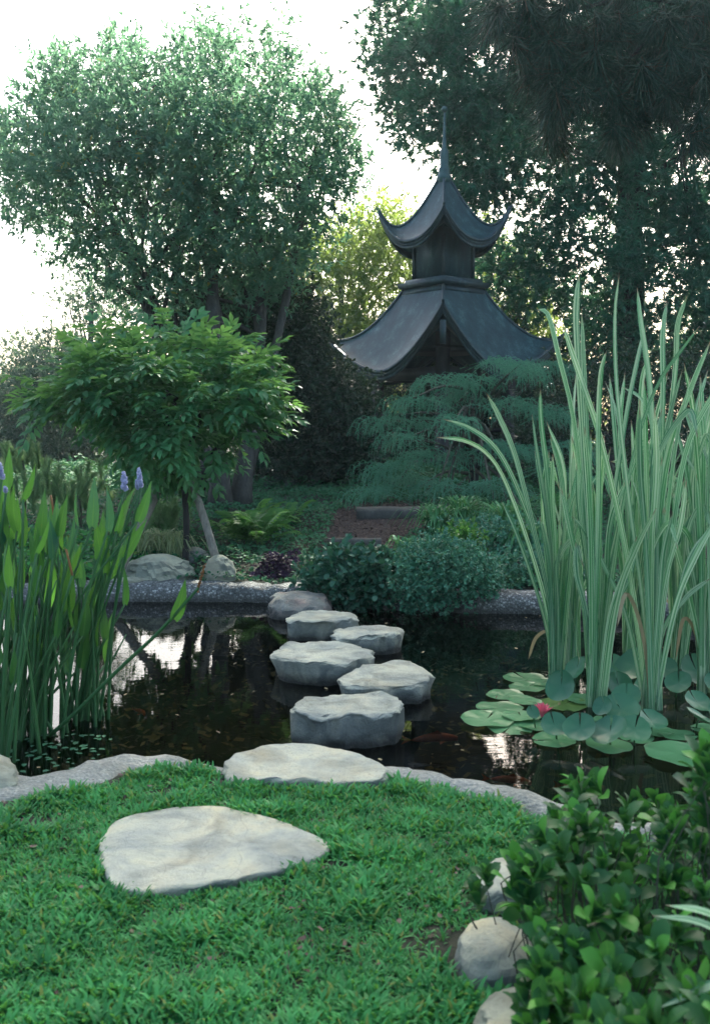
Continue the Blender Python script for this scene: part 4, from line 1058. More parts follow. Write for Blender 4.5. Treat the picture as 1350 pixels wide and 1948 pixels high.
def wis_pose(q, i):
    outd = q - cen; outd[2] *= .4
    d = norm(outd * np.array([1, 1, 1]) + RNG.normal(0, .45, 3) + np.array([0, -.35, .05 + .3 * (q[2] - cen[2])]))
    Bm = basis(d[None], norm(np.array([[RNG.normal(0, .25), RNG.normal(0, .25), 1.0]])))[0]
    return Bm, RNG.uniform(.26, .39)
from mathutils import Matrix
rest = [[] for _ in range(5)]
for i, q in enumerate(cW):
    Bm, s = wis_pose(q, i)
    if i < 290:
        o = link('compound_leaf', cl[i % 5], wis)
        o.matrix_local = Matrix.Translation(Vector(q)) @ Matrix(Bm.tolist()).to_4x4() @ Matrix.Scale(s, 4)
    else:
        for _ in range(2):
            rest[i % 5].append((Bm, q + RNG.normal(0, .08, 3), s))
            Bm, s = wis_pose(q, i)
mb = MB()
for k in range(5):
    if rest[k]:
        V0 = np.concatenate(cl_mb[k].V); Q0 = np.concatenate(cl_mb[k].Q)
        V, Q_, T_, _ = instance(V0, Q0, np.array([r[0] for r in rest[k]]), np.array([r[1] for r in rest[k]]), np.array([r[2] for r in rest[k]]))
        mb.add(V, Q_)
mb.obj('inner_leaves', M['wisteria'], wis, kind='stuff')
limbs(wis, local(wis, [P(352, 1075, 9.9), P(355, 1000, 9.9), P(352, 930, 9.92), P(358, 870, 9.95), P(345, 800, 9.95)]), (.032, .03), M['barkdark'], cW, 14, .03)
for (a, b, d0, d1, r0, lab) in [((352, 880), (412, 1066), 9.8, 9.55, .042, 'straight grey prop pole leaning right, foot on the cone shaped boulder'), ((322, 885), (262, 1010), 10.0, 9.5, .05, 'yellowish prop pole leaning left behind the pickerel weed')]:
    p0 = np.array(P(*a, d0)); p1 = np.array(P(*b, d1)); 
    if b[1] < 1050: p1 = p1 + (p1 - p0) * ((p1[2] - .2) / (p0[2] - p1[2]))
    o = tube(MB(), catmull([p1 - p1, (p0 - p1) * .5 + [0.01, 0, 0], p0 - p1], 10), np.linspace(r0, r0 * .85, 11), 9).obj('prop_pole', M['pole'], label=lab, cat='prop pole', group='props under the wisteria', smooth=True)
    o.location = p1

# ------------------------------------------------------------------ weeping blue cedar
ced = empty('weeping_cedar', P(900, 985, 14.2)[:2] + (.62,), 0, 'weeping blue green cedar with hanging feathery twigs in front of the pavilion', 'tree')
def needle_twig(mb, pts, r, ln=.03, per=9):
    pts = np.asarray(pts)
    L_ = np.linalg.norm(np.diff(pts, axis=0), axis=1).sum()
    n_ = max(8, int(L_ * 400))
    u = r.uniform(0, len(pts) - 1.001, n_); i0 = u.astype(int); f = (u - i0)[:, None]
    q = pts[i0] * (1 - f) + pts[i0 + 1] * f
    tg = norm(pts[i0 + 1] - pts[i0])
    d = norm(r.normal(0, 1, (n_, 3)) + tg * .9)
    tV = np.array([(-.13, 0, 0), (.13, 0, 0), (0, 1, 0)])
    V, _, T_, _ = instance(tV, None, basis(d, r.normal(0, 1, d.shape)), q, ln * r.uniform(.7, 1.3, n_), [(0, 1, 2)])
    mb.add(V, None, T_)
def cedar_spray(seed):
    r = np.random.default_rng(seed)
    mb = MB()
    ax = catmull([(0, 0, 0), (0, .35, .16), (0, .7, .20), (0, .95, .10), (0, 1.06, -.12)], 16)
    ax[:, 0] += np.cumsum(r.normal(0, .012, len(ax)))
    needle_twig(mb, ax, r, .026)
    for j in range(11):
        i = min(5 + j, 16)
        q = ax[i] + r.normal(0, .01, 3)
        sgn = 1 if j % 2 else -1
        ln = r.uniform(.12, .30)
        side = sgn * r.uniform(.08, .30)
        tw = catmull([q, q + [side * .6, .05, .05], q + [side, .10, -ln * .3], q + [side * 1.08, .12, -ln]], 6)
        needle_twig(mb, tw, r, .021)
    return mb.mesh('branch_spray', M['cedar'])
sp = [cedar_spray(s) for s in range(8)]
anch = [(730, 800), (775, 765), (830, 725), (885, 735), (955, 690), (1030, 700), (760, 835), (810, 800), (870, 800), (950, 765), (1020, 775), (1075, 790), (735, 885), (795, 868), (865, 865), (935, 850), (1005, 860), (720, 935), (775, 915), (845, 925), (925, 925), (995, 940), (1065, 900), (770, 965), (880, 965), (1090, 850), (725, 965), (830, 985), (930, 980), (1000, 985), (900, 720), (990, 700), (840, 760)]
cK = []
k_ = 0
for (a, b) in anch:
    dd_ = 13.7 + RNG.uniform(-.5, .7) - .5 * (b - 700) / 260
    c_ = np.array(P(a, b, dd_)) - np.array(ced.location)
    for q_ in range(8):
        q = c_ + RNG.normal(0, 1, 3) * [.13, .25, .035]
        cK.append(q)
        out = np.array([(q[0] + RNG.normal(0, .25)) * 1.0, -.45, 0.])
        d = norm(out + RNG.normal(0, .3, 3) * [1, 1, .1])
        o = link('branch_spray', sp[k_ % 8], ced); s = RNG.uniform(.5, .75); k_ += 1
        Bm = basis(d[None], np.array([[0, 0, 1.]]))[0]
        o.matrix_local = Matrix.Translation(Vector(q - d * .75 * s - np.array([0, 0, .15 * s]))) @ Matrix(Bm.tolist()).to_4x4() @ Matrix.Scale(s, 4)
cK = np.array(cK)
for i in range(34):
    q = cK[RNG.integers(len(cK))]; a = np.array([0, .2, RNG.uniform(.2, 1.5)])
    tube(MB(), catmull([a, (a + q) / 2 + [0, 0, .12], q], 6), np.linspace(.03, .008, 7), 5, False).obj('limb', M['twig'], ced, smooth=True)
tube(MB(), catmull([(0, .2, -.1), (.05, .2, .8), (-.05, .25, 1.7)], 8), np.linspace(.08, .03, 9), 8).obj('trunk', M['barkdark'], ced, smooth=True)

# ------------------------------------------------------------------ bank planting
def carpet(name, poly_w, n, mat, size, label, cat, hgt=.08, tmpl=(ROUND, ROUNDQ), excl=None):
    poly_w = np.array(poly_w); lo = poly_w.min(0); hi = poly_w.max(0)
    X = RNG.uniform(lo[0], hi[0], n); Y = RNG.uniform(lo[1], hi[1], n)
    k = (sdist(X, Y, poly_w) < 0) & (sdist(X, Y, EDGE_LO) > .22)
    if excl is not None: k &= sdist(X, Y, excl) > -.02
    X = X[k]; Y = Y[k]; n = len(X)
    bump = np.array([fbm((a, b, 2), 1.8, 3) for a, b in zip(X, Y)])
    Z = land(X, Y) + (hgt * (1 + bump * 1.3)) * RNG.uniform(.35, 1, n)
    ld = norm(RNG.normal(0, 1, (n, 3)) * [1, 1, .35])
    nn_ = norm(RNG.normal(0, .5, (n, 3)) + [0, -.35, 1])
    V, Q_, T_, _ = instance(tmpl[0], tmpl[1], basis(ld, nn_), np.stack([X, Y, Z], -1), size * RNG.uniform(.6, 1.3, n))
    link(name, make_mesh(name, V, Q_, T_, mat), label=label, cat=cat, kind='stuff')
carpet('ground_cover', [(-2.2, 9.25), (-1.0, 9.2), (.1, 9.0), (2.4, 8.6), (3.5, 9.5), (3.5, 14.5), (-6, 15), (-6, 9.6)], 60000, M['cover'], .042, 'low carpet of small dark green leaves covering the far bank', 'ground cover', excl=PATH)
carpet('ground_cover', [(-1.0, 9.35), (-.6, 9.35), (-.55, 9.75), (-.85, 9.8)], 1000, M['purple'], .05, 'patch of purple leaved ground cover behind the far rim', 'ground cover', hgt=.12)
carpet('ground_cover', [(-6, 14.5), (6, 14.5), (6, 19), (-6, 19)], 22000, M['cover'], .08, 'ivy under the trees at the back', 'ground cover', hgt=.12)
carpet('ground_cover', [(-6, 9.25), (-2.1, 9.25), (-2.0, 11), (-6, 11)], 14000, M['lawn'], .05, 'bright green low plants behind the pickerel weed', 'ground cover', hgt=.10)

def mound(name, poly, d, depth, n, mat, size, label, nsub=5, k=7, tmpl=(ROUND, ROUNDQ), R=50, rs=.06, cat='shrub', thr=-9, group=None):
    pts = poly_fill(poly, n, d, depth, R, .7)
    c = pts.mean(0); o = empty(name, (c[0], c[1], float(land(c[0], c[1]))), 0, label, cat, group)
    cl_ = pts - np.array(o.location)
    foliage('foliage', mat, cl_, nsub, rs, k, size, o, tmpl=tmpl, thr=thr, nf=2.)
    mb = MB()
    for i in range(14):
        q = cl_[RNG.integers(len(cl_))]; tube(mb, catmull([(RNG.normal(0, .05), RNG.normal(0, .05), -.05), q * .5 + [0, 0, .05], q], 5), np.linspace(.012, .004, 6), 4, False)
    mb.obj('stems', M['twig'], o, kind='stuff')
    return o
mound('small_leaved_shrub', [(742, 1090), (765, 1055), (800, 1042), (860, 1038), (910, 1055), (945, 1085), (950, 1115), (915, 1140), (870, 1162), (810, 1172), (765, 1160), (742, 1130)], 8.75, .5, 700, M['mound'], .028, 'dense mounded small leaved shrub overhanging the pond right of the stones', 6, 8)
mound('round_leaved_shrub', [(595, 1100), (620, 1075), (660, 1062), (710, 1066), (748, 1085), (756, 1130), (735, 1158), (690, 1165), (640, 1152), (612, 1130)], 8.85, .4, 340, M['bushdark'], .06, 'darker round leaved shrub overhanging the pond behind the far stepping stone', 5, 6)
mound('small_leaved_shrub', [(930, 1090), (960, 1065), (1030, 1060), (1100, 1080), (1100, 1140), (1030, 1150), (960, 1138)], 9.3, .4, 260, M['mound'], .035, 'low leafy shrub above the rim behind the reeds', 5, 7)
mound('fine_leaved_shrub', [(820, 1040), (860, 1000), (920, 990), (1000, 1000), (1060, 1030), (1060, 1080), (960, 1085), (860, 1060)], 10.4, .5, 300, M['mound'], .035, 'fine leaved shrub between the mounded shrub and the cedar', 5, 7)
mound('yellow_green_shrub', [(845, 1040), (860, 1018), (890, 1012), (905, 1030), (880, 1048)], 9.9, .2, 60, M['fern'], .04, 'small yellow green plant beside the strap leaved clumps', 5, 6)
wf = empty('white_flower', P(645, 1086, 8.5), 0, 'single small white flower on the dark round leaved shrub', 'flower')
for a in range(5):
    an = a * 2 * PI / 5
    V, Q_, _, _ = instance(ROUND, ROUNDQ, basis(np.array([[math.cos(an), -.4, math.sin(an)]]), np.array([[0, -1., .3]])), np.zeros((1, 3)), np.array([.03]))
    MB().add(V, Q_).obj('petal', M['white'], wf)

def grass_clump(name, px, py, d, n, h, mat, label, lean=.6, width=.008, cat='plant', group=None, zbase=None):
    loc = P(px, py, d); z = float(land(loc[0], d)) if zbase is None else zbase
    V = []; mb = MB()
    for i in range(n):
        az = RNG.uniform(0, 2 * PI); L_ = h * RNG.uniform(.6, 1.15); ln = RNG.uniform(.15, 1) * lean
        b = np.array([RNG.normal(0, .04), RNG.normal(0, .04), 0]); dr = np.array([math.cos(az), math.sin(az), 0])
        pts = catmull([b, b + dr * L_ * ln * .35 + [0, 0, L_ * .6], b + dr * L_ * ln * .9 + [0, 0, L_ * .85 - L_ * .15 * ln], b + dr * L_ * ln * 1.3 + [0, 0, L_ * (.8 - .6 * ln)]], 7)
        w_ = width * np.array([.6, .9, 1, 1, .95, .8, .5, .08])
        nn_ = np.tile([-dr[0], -dr[1], .4], (8, 1))
        V_, Q_, U_ = ribbon(pts, w_, nn_, 2, 0); mb.add(V_, Q_)
    return mb.obj(name, mat, label=label, cat=cat, group=group), loc, z
GL = 'strap leaved clumps by the path'
for i, (px, py, d, n, h, lab) in enumerate([
    (830, 1010, 11.0, 130, .42, 'dark strap leaved clump below the hanging cedar twigs'),
    (770, 1050, 10.0, 70, .28, 'pale strap leaved tuft beside the lower path step'),
    (880, 1005, 11.4, 120, .42, 'strap leaved clump right of the path clump'),
    (960, 1020, 10.9, 150, .45, 'spreading strap leaved clump behind the striped reeds'),
    (1000, 1050, 10.2, 120, .38, 'bright arching strap leaved clump nearest the reeds'),
    (730, 1060, 9.8, 50, .22, 'small pale strap leaved tuft above the dark round leaved shrub'),
    (1060, 1010, 11.6, 110, .42, 'strap leaved clump in shade behind the tall reeds')]):
    o, loc, z = grass_clump('strap_leaved_plant', px, py, d, n, h, M['lily_turf'], lab, 1.0, .012, group=GL); o.location = (loc[0], d, z)
for i, (px, d, n, lab) in enumerate([(275, 10.0, 120, 'pale striped grass tuft left of the mossy boulder'), (310, 10.1, 130, 'pale striped grass tuft directly behind the mossy boulder'), (335, 9.95, 80, 'pale striped grass tuft beside the wisteria trunk')]):
    o, loc, z = grass_clump('ornamental_grass', px, 1060, d, n, .34, M['palegrass'], lab, .9, .006, group='pale ornamental grasses'); o.location = (loc[0], d, z)

# fern
def fern_mesh(seed):
    r = np.random.default_rng(seed); mb = MB()
    ax = catmull([(0, 0, 0), (0, .3, .28), (0, .7, .38), (0, 1, .25)], 16); tube(mb, ax, .006, 3, False)
    for i in range(2, 17):
        ln = .24 * math.sin(PI * min(1, (i + 1.5) / 18)) ** .6
        for s in (-1, 1):
            V, Q_, _, _ = instance(LEAF2 * [1.0, 1, 1], LEAF2Q, basis(np.array([[s, .45, -.1 + r.normal(0, .1)]]), np.array([[0, -.2, 1.]])), ax[i][None], np.array([ln]))
            mb.add(V, Q_)
    return mb.mesh('frond', M['fern'])
fm = [fern_mesh(s) for s in range(3)]
fe = empty('fern', (P(480, 1040, 10.6)[0], 10.6, float(land(-1, 10.6))), 0, 'bright green fern clump below the tree trunks', 'fern')
for i in range(46):
    o = link('frond', fm[i % 3], fe); az = RNG.uniform(0, 2 * PI); s = RNG.uniform(.34, .52)
    o.rotation_euler = (RNG.uniform(.0, .75), 0, az); o.scale = (s, s, s); o.location = (RNG.normal(0, .1), RNG.normal(0, .1), 0)
fe2 = empty('fern', (P(520, 1030, 11.4)[0], 11.4, float(land(-1, 11.4))), 0, 'paler sunlit fern behind the bright fern clump', 'fern')
for i in range(26):
    o = link('frond', fm[i % 3], fe2); az = RNG.uniform(0, 2 * PI); s = RNG.uniform(.25, .42)
    o.rotation_euler = (RNG.uniform(.0, .75), 0, az); o.scale = (s, s, s); o.location = (RNG.normal(0, .12), RNG.normal(0, .1), 0)

# young pines: upright bottlebrush shoots
def shoot_mesh(seed, h):
    r = np.random.default_rng(seed); mb = MB()
    tube(mb, [(0, 0, 0), (0.01, 0, h * .5), (0, 0, h)], .012, 5)
    n_ = 420; z = r.uniform(.0, h, n_); az = r.uniform(0, 2 * PI, n_)
    d = norm(np.stack([np.cos(az), np.sin(az), r.uniform(.5, 1.2, n_)], -1))
    tV = np.array([(-.03, 0, 0), (.03, 0, 0), (0, 1, 0)])
    V, _, T_, _ = instance(tV, None, basis(d, r.normal(0, 1, d.shape)), np.stack([0 * z, 0 * z, z], -1), .10 * r.uniform(.7, 1.1, n_), [(0, 1, 2)])
    mb.add(V, None, T_); return mb.mesh('shoot', M['pinelet'])
M['pinelet'] = leafmat('young_pine_needles', (0.06, 0.17, 0.09), (0.16, 0.32, 0.14), trans=(0.4, 0.55, 0.2), tw=0.35)
sm = [shoot_mesh(s, .34) for s in range(3)]
for (px, py, d, n, spread, base, lab) in [
    (318, 1010, 10.9, 7, .14, .0, 'young blue green pine between the prop poles'),
    (45, 930, 12.0, 10, .25, .35, 'sunlit young pine behind the pickerel weed at the left edge'),
    (100, 950, 11.6, 9, .22, .2, 'yellowish young pine behind the tall pickerel leaves'),
    (150, 960, 11.2, 8, .25, .1, 'dark green young pine left of the prop poles')]:
    q = P(px, py, d); zg = float(land(q[0], d)); o = empty('young_pine', (q[0], d, zg), 0, lab, 'tree', 'young pines behind the pond')
    hz = q[2] - zg
    tube(MB(), [(0, 0, -.05), (.02, 0, hz * .5 + base), (0, 0, hz + base)], [.025, .02, .012], 6).obj('trunk', M['twig'], o)
    for i in range(n * 2):
        s = link('shoot', sm[i % 3], o); zz = RNG.uniform(.25, 1) * (hz + base); s.location = (RNG.normal(0, spread), RNG.normal(0, spread * .7), zz)
        s.rotation_euler = (RNG.normal(0, .35), RNG.normal(0, .35), RNG.uniform(0, 6)); k_ = RNG.uniform(.7, 1.1); s.scale = (k_, k_, k_)

# ------------------------------------------------------------------ striped reeds
REEDG = 'striped reed clumps standing in the pond'
clumps = {
    'A': ((1058, 1288), 'left clump of striped reeds leaning out over the pond'),
    'B': ((1130, 1345), 'striped reed clump with the thickest pale sheath among the lily pads'),
    'C': ((1092, 1262), 'striped reed clump at the back between the two front left clumps'),
    'D': ((1235, 1352), 'striped reed clump right of the thick sheathed clump'),
    'E': ((1195, 1275), 'rear striped reed clump behind the raised lily pads'),
    'F': ((1338, 1318), 'striped reed clump at the right edge of the picture'),
    'H': ((1290, 1270), 'rear right striped reed clump'),
    'K': ((1440, 1300), 'outermost striped reed clump cut by the right edge'),
}
roots = {}
for k, ((px, py), lab) in clumps.items():
    g = G(px, py, 0.0); roots[k] = empty('striped_reed', g, 0, lab, 'reed', REEDG)

def reed(k, pts_px, d1=None, width=.0175, tw=1.0, mat=None):
    root = roots[k]; b = np.array(root.location)
    d0 = b[1]; n_ = len(pts_px)
    dt = RNG.uniform(-.35, .35) if d1 is None else d1
    W = [np.array([RNG.normal(0, .025), RNG.normal(0, .025), -.15])]
    for i, (a, c) in enumerate(pts_px[::-1]):
        f = (i + 1) / n_
        W.append(np.array(P(a, c, d0 + dt * f)) - b)
    P_ = catmull(W, 20)
    u = np.linspace(0, 1, 21)
    wd = width * np.interp(u, [0, .1, .4, .75, .9, 1], [1.1, .9, .85, .95, .72, .03])
    ph = RNG.uniform(-.6, .6); tws = RNG.uniform(-1.1, 1.1) * tw
    an = ph + tws * u
    nn_ = np.stack([np.sin(an), -np.cos(an), .1 + 0 * an], -1)
    V_, Q_, U_ = ribbon(P_, wd, nn_, 3, .18)
    MB().add(V_, Q_, None, U_).obj('blade', mat or M['reed'], root, smooth=True)

explicit = [
    ('B', [(1101, 522), (1096, 570), (1096, 640), (1108, 850), (1124, 1120)]),
    ('B', [(1105, 585), (1110, 720), (1120, 950), (1130, 1150)]),
    ('B', [(1020, 588), (1042, 600), (1062, 680), (1090, 800), (1112, 1000), (1128, 1180)]),
    ('D', [(1070, 618), (1086, 668), (1112, 745), (1145, 850), (1195, 1080)]),
    ('B', [(1153, 668), (1143, 710), (1138, 800), (1136, 1000)]),
    ('D', [(1177, 520), (1168, 600), (1172, 740), (1195, 950), (1225, 1180)]),
    ('D', [(1211, 546), (1218, 610), (1236, 740), (1246, 950), (1242, 1180)]),
    ('D', [(1268, 570), (1260, 640), (1260, 760), (1252, 1000)]),
    ('E', [(1306, 562), (1288, 620), (1282, 720), (1250, 980)]),
    ('B', [(1330, 620), (1295, 665), (1245, 740), (1200, 880), (1155, 1130)]),
    ('B', [(1228, 618), (1212, 680), (1185, 820), (1150, 1080)]),
    ('E', [(1230, 682), (1219, 740), (1215, 900), (1200, 1120)]),
    ('D', [(1352, 645), (1312, 740), (1262, 890), (1240, 1120)]),
    ('A', [(925, 748), (950, 795), (980, 870), (1015, 1010), (1045, 1160)]),
    ('A', [(842, 797), (892, 814), (938, 848), (975, 910), (1020, 1030), (1045, 1160)]),
    ('A', [(830, 832), (885, 838), (930, 866), (965, 925), (1010, 1050), (1042, 1170)]),
    ('A', [(1027, 740), (1028, 800), (1042, 920), (1058, 1120)]),
    ('A', [(1011, 787), (1020, 860), (1040, 990), (1055, 1150)]),
    ('C', [(1095, 708), (1088, 800), (1084, 950), (1090, 1120)]),
    ('C', [(1098, 795), (1104, 920), (1104, 1100)]),
    ('A', [(953, 953), (980, 1010), (1015, 1110), (1040, 1200)]),
    ('D', [(1323, 1066), (1308, 1018), (1285, 998), (1262, 1010), (1245, 1080), (1238, 1200)]),
    ('D', [(1160, 878), (1188, 884), (1210, 940), (1232, 1030), (1240, 1180)]),
    ('D', [(1087, 982), (1112, 1012), (1150, 1080), (1195, 1190)]),
    ('E', [(1183, 736), (1222, 765), (1240, 850), (1230, 1050)]),
    ('E', [(1150, 725), (1172, 790), (1188, 930), (1195, 1100)]),
    ('F', [(1350, 700), (1350, 800), (1345, 1000)]), ('F', [(1300, 690), (1320, 800), (1335, 1050)]),
    ('F', [(1260, 960), (1290, 1060), (1325, 1200)]), ('D', [(1350, 1100), (1300, 1140), (1255, 1220)]),
    ('F', [(1215, 1200), (1240, 1240), (1290, 1290)]) if False else ('F', [(1280, 800), (1305, 900), (1330, 1100)]),
]
for k, pts in explicit: reed(k, pts, tw=.8)
spec = {'A': (14, -40, 70, 850, 1060), 'B': (14, -60, 110, 760, 1040), 'C': (12, -50, 60, 800, 1050), 'D': (15, -60, 110, 700, 1000), 'E': (16, -50, 120, 700, 980), 'F': (15, -60, 90, 680, 1000), 'H': (16, -60, 90, 680, 960), 'K': (12, -140, 60, 640, 960)}
for k, (n_, l_, r_, t0_, t1_) in spec.items():
    (bx, by), _ = clumps[k]
    for i in range(n_ + 5):
        tx = bx + RNG.uniform(l_, r_) * 1.25; ty = RNG.uniform(t0_, t1_)
        mx = bx + (tx - bx) * .35; my = by + (ty - by) * .5
        pts = [(tx, ty), (mx * .5 + tx * .5 + RNG.normal(0, 8), my * .4 + ty * .6), (mx, my)]
        if RNG.random() < .12: pts = [(tx + 55, ty + 60), (tx + 35, ty + 8)] + pts[1:]
        reed(k, pts)
M['dry'] = leafmat('dry_reed_leaf', (0.22, 0.17, 0.09), (0.36, 0.3, 0.17), trans=(0.5, 0.4, 0.2), tw=.2, per_object=True)
for k in 'ADEF':
    (bx, by), _ = clumps[k]; sg = RNG.choice([-1, 1]); tx = bx + sg * RNG.uniform(50, 110); ty = by - RNG.uniform(20, 160)
    reed(k, [(tx, ty), (bx + (tx - bx) * .7, ty - RNG.uniform(40, 90)), (bx + (tx - bx) * .2, (ty + by) / 2 - 60)], width=.012, mat=M['dry'])
# ------------------------------------------------------------------ water lily
lily = empty('water_lily', G(1120, 1360, 0), 0, 'water lily patch of overlapping round pads with one pink flower', 'water lily')
LO = np.array(lily.location)
def pad_mesh(seed, cup=.0):
    r = np.random.default_rng(seed); V = [(0, .0, 0)]; n_ = 30
    for ring, rr in enumerate((.35, .7, .93, 1.0)):
        for k in range(n_ + 1):
            an = PI / 2 + .07 + (2 * PI - .14) * k / n_
            w_ = 1 + .03 * math.sin(3 * an + seed) + .015 * math.sin(11 * an)
            V.append((rr * math.cos(an) * w_, rr * math.sin(an) * w_, cup * rr * rr + .025 * rr * math.sin(5 * an + seed) + (.03 if ring == 3 else 0) * (.5 + .5 * math.sin(4 * an))))
    m_ = n_ + 1
    T_ = [(0, 1 + k, 2 + k) for k in range(n_)]
    Q_ = [(1 + g * m_ + k, 1 + (g + 1) * m_ + k, 1 + (g + 1) * m_ + k + 1, 1 + g * m_ + k + 1) for g in range(3) for k in range(n_)]
    return MB().add(V, Q_, T_)
flat_m = [pad_mesh(s, 0.02).mesh('lily_pad', M['pad'], True) for s in range(4)]
blue_m = [pad_mesh(s + 9, .22).mesh('lily_pad', M['padblue'], True) for s in range(4)]
flat = [(998, 1291, 42), (1002, 1307, 36), (961, 1322, 37), (998, 1333, 32), (950, 1347, 46), (925, 1368, 52), (990, 1362, 38), (969, 1383, 46), (1020, 1380, 34), (1052, 1408, 42), (1157, 1418, 45), (1287, 1398, 38), (1290, 1434, 66), (1346, 1387, 34), (1072, 1339, 46), (1030, 1298, 34), (1210, 1402, 34), (1340, 1420, 40), (1110, 1330, 34), (1240, 1390, 40), (1380, 1440, 50), (1160, 1372, 34)]
for i, (px, py, r) in enumerate(flat):
    z = .006 + .0025 * (i % 7); g = np.array(G(px, py, z)); s = r * g[1] / FPX
    o = link('lily_pad', flat_m[i % 4], lily); o.location = g - LO; o.scale = (s, s, s)
    o.rotation_euler = (RNG.normal(0, .03), RNG.normal(0, .03), RNG.uniform(0, 6.28))
raised = [(1067, 1306, 31, 70), (1054, 1380, 27, 45), (1102, 1386, 32, 45), (1159, 1393, 38, 35), (1206, 1389, 31, 40), (1180, 1350, 36, 30), (1191, 1326, 28, 45), (1176, 1306, 30, 60), (1146, 1344, 20, 60), (1240, 1372, 28, 30), (1326, 1337, 28, 35), (1328, 1367, 32, 30), (1206, 1267, 38, 50), (1165, 1265, 27, 35), (1096, 1272, 24, 60), (1261, 1272, 27, 40), (1324, 1276, 34, 50), (1120, 1268, 24, 30), (1380, 1350, 32, 40), (1290, 1300, 26, 45), (1230, 1310, 26, 30), (1150, 1290, 24, 45), (1012, 1355, 14, 60), (1370, 1300, 30, 40)]
for i, (px, py, r, til) in enumerate(raised):
    z = .06 + .05 * math.sin(math.radians(til)); g = np.array(G(px, py, z)); s = r * g[1] / FPX
    o = link('lily_pad', blue_m[i % 4], lily); o.location = g - LO; o.scale = (s, s, s)
    o.rotation_euler = (math.radians(til) * .9, RNG.normal(0, .2), RNG.normal(0, .5))
    st = catmull([g - LO - [0, 0, .005], (g - LO) * [.98, 1.0, .4] + [.01, .03, 0], (g - LO) * [.95, 1, 0] + [.03, .06, -.15 - 0]], 6)
    tube(MB(), st, .005, 5).obj('leaf_stalk', M['stem'], lily)
fl = np.array(G(1030, 1364, .03)) - LO
core = MB().add(*lathe([(.004, 0), (.012, .01), (.014, .03), (.006, .045)], 8)).obj('flower', M['petal'], lily); core.location = fl
PET = np.array([(0, 0, 0), (.16, .35, .10), (.15, .7, .12), (0, 1, .02), (-.15, .7, .12), (-.16, .35, .10), (0, .35, 0), (0, .7, .02)])
pet_me = make_mesh('petal', PET, LEAF2Q, None, M['petal'], True)
for ring, (n_, til, sz) in enumerate([(6, 1.35, .075), (7, 1.05, .08), (8, .7, .08)]):
    for k in range(n_):
        o = link('petal', pet_me, core); an = 2 * PI * (k + ring * .4) / n_
        d = np.array([[math.cos(an) * math.cos(til), math.sin(an) * math.cos(til), math.sin(til)]])
        Bm = basis(d, np.array([[-math.cos(an), -math.sin(an), .6]]))[0]
        o.matrix_local = Matrix.Translation(Vector((0, 0, .005))) @ Matrix(Bm.tolist()).to_4x4() @ Matrix.Scale(sz, 4)

# ------------------------------------------------------------------ pickerel weed
PG = 'pickerel weed clumps in the pond'
PR = {}
for k, (px, py, lab) in {'a': (60, 1400, 'dense pickerel weed clump with blue flower spikes on the right'), 'b': (-40, 1380, 'pickerel weed clump at the left edge with half a blue spike'), 'c': (140, 1370, 'slimmer pickerel weed clump with a long arching spent stem'), 'e': (10, 1445, 'short front tuft of pickerel weed by the near rim')}.items():
    PR[k] = empty('pickerel_weed', G(px, py, 0), 0, lab, 'water plant', PG)
def lance_mesh(seed):
    r = np.random.default_rng(seed)
    u = np.linspace(0, 1, 12)
    pts = np.stack([.02 * np.sin(u * 3 + seed), u, .10 * np.sin(u * 2.2) - .05 * u], -1)
    wd = .122 * np.interp(u, [0, .05, .12, .25, .45, .7, .9, 1], [.45, .82, .97, 1, .85, .52, .17, .01])
    V_, Q_, U_ = ribbon(pts, wd, np.tile([0, 0, 1.], (12, 1)), 5, .28)
    # heart shaped foot
    V_[0, 1] -= .06; V_[4, 1] -= .06
    return make_mesh('leaf', V_, Q_, None, M['pickerel'], True, U_)
lm = [lance_mesh(s) for s in range(4)]
def pick(root, tip, base_leaf, Lm, d, facing=None, bend=.0, wide=1.0):
    """a stem from the root to base_leaf (photo px at distance d) and a leaf from there towards tip"""
    b = np.array(root.location)
    q = np.array(P(*base_leaf, d)) - b; tp = np.array(P(*tip, d + RNG.uniform(-.08, .08))) - b
    st = np.array([RNG.normal(0, .09), RNG.normal(0, .07), -.2])
    mid = (st + q) * .5 + np.array([(q[0] - st[0]) * -.12, 0, .08])
    s_ = catmull([st, mid, q], 10)
    tube(MB(), s_, np.linspace(.011, .006, 11), 6).obj('stem', M['stem'], root, smooth=True)
    dv = tp - q; ln = np.linalg.norm(dv)
    f = facing if facing is not None else RNG.uniform(-1.1, 1.1)
    nn_ = np.array([[math.sin(f), -math.cos(f), .25]])
    Bm = basis(dv[None], nn_)[0]
    o = link('leaf', lm[RNG.integers(4)], root)
    o.matrix_local = Matrix.Translation(Vector(q)) @ Matrix(Bm.tolist()).to_4x4() @ Matrix.Diagonal((ln * wide, ln, ln, 1))
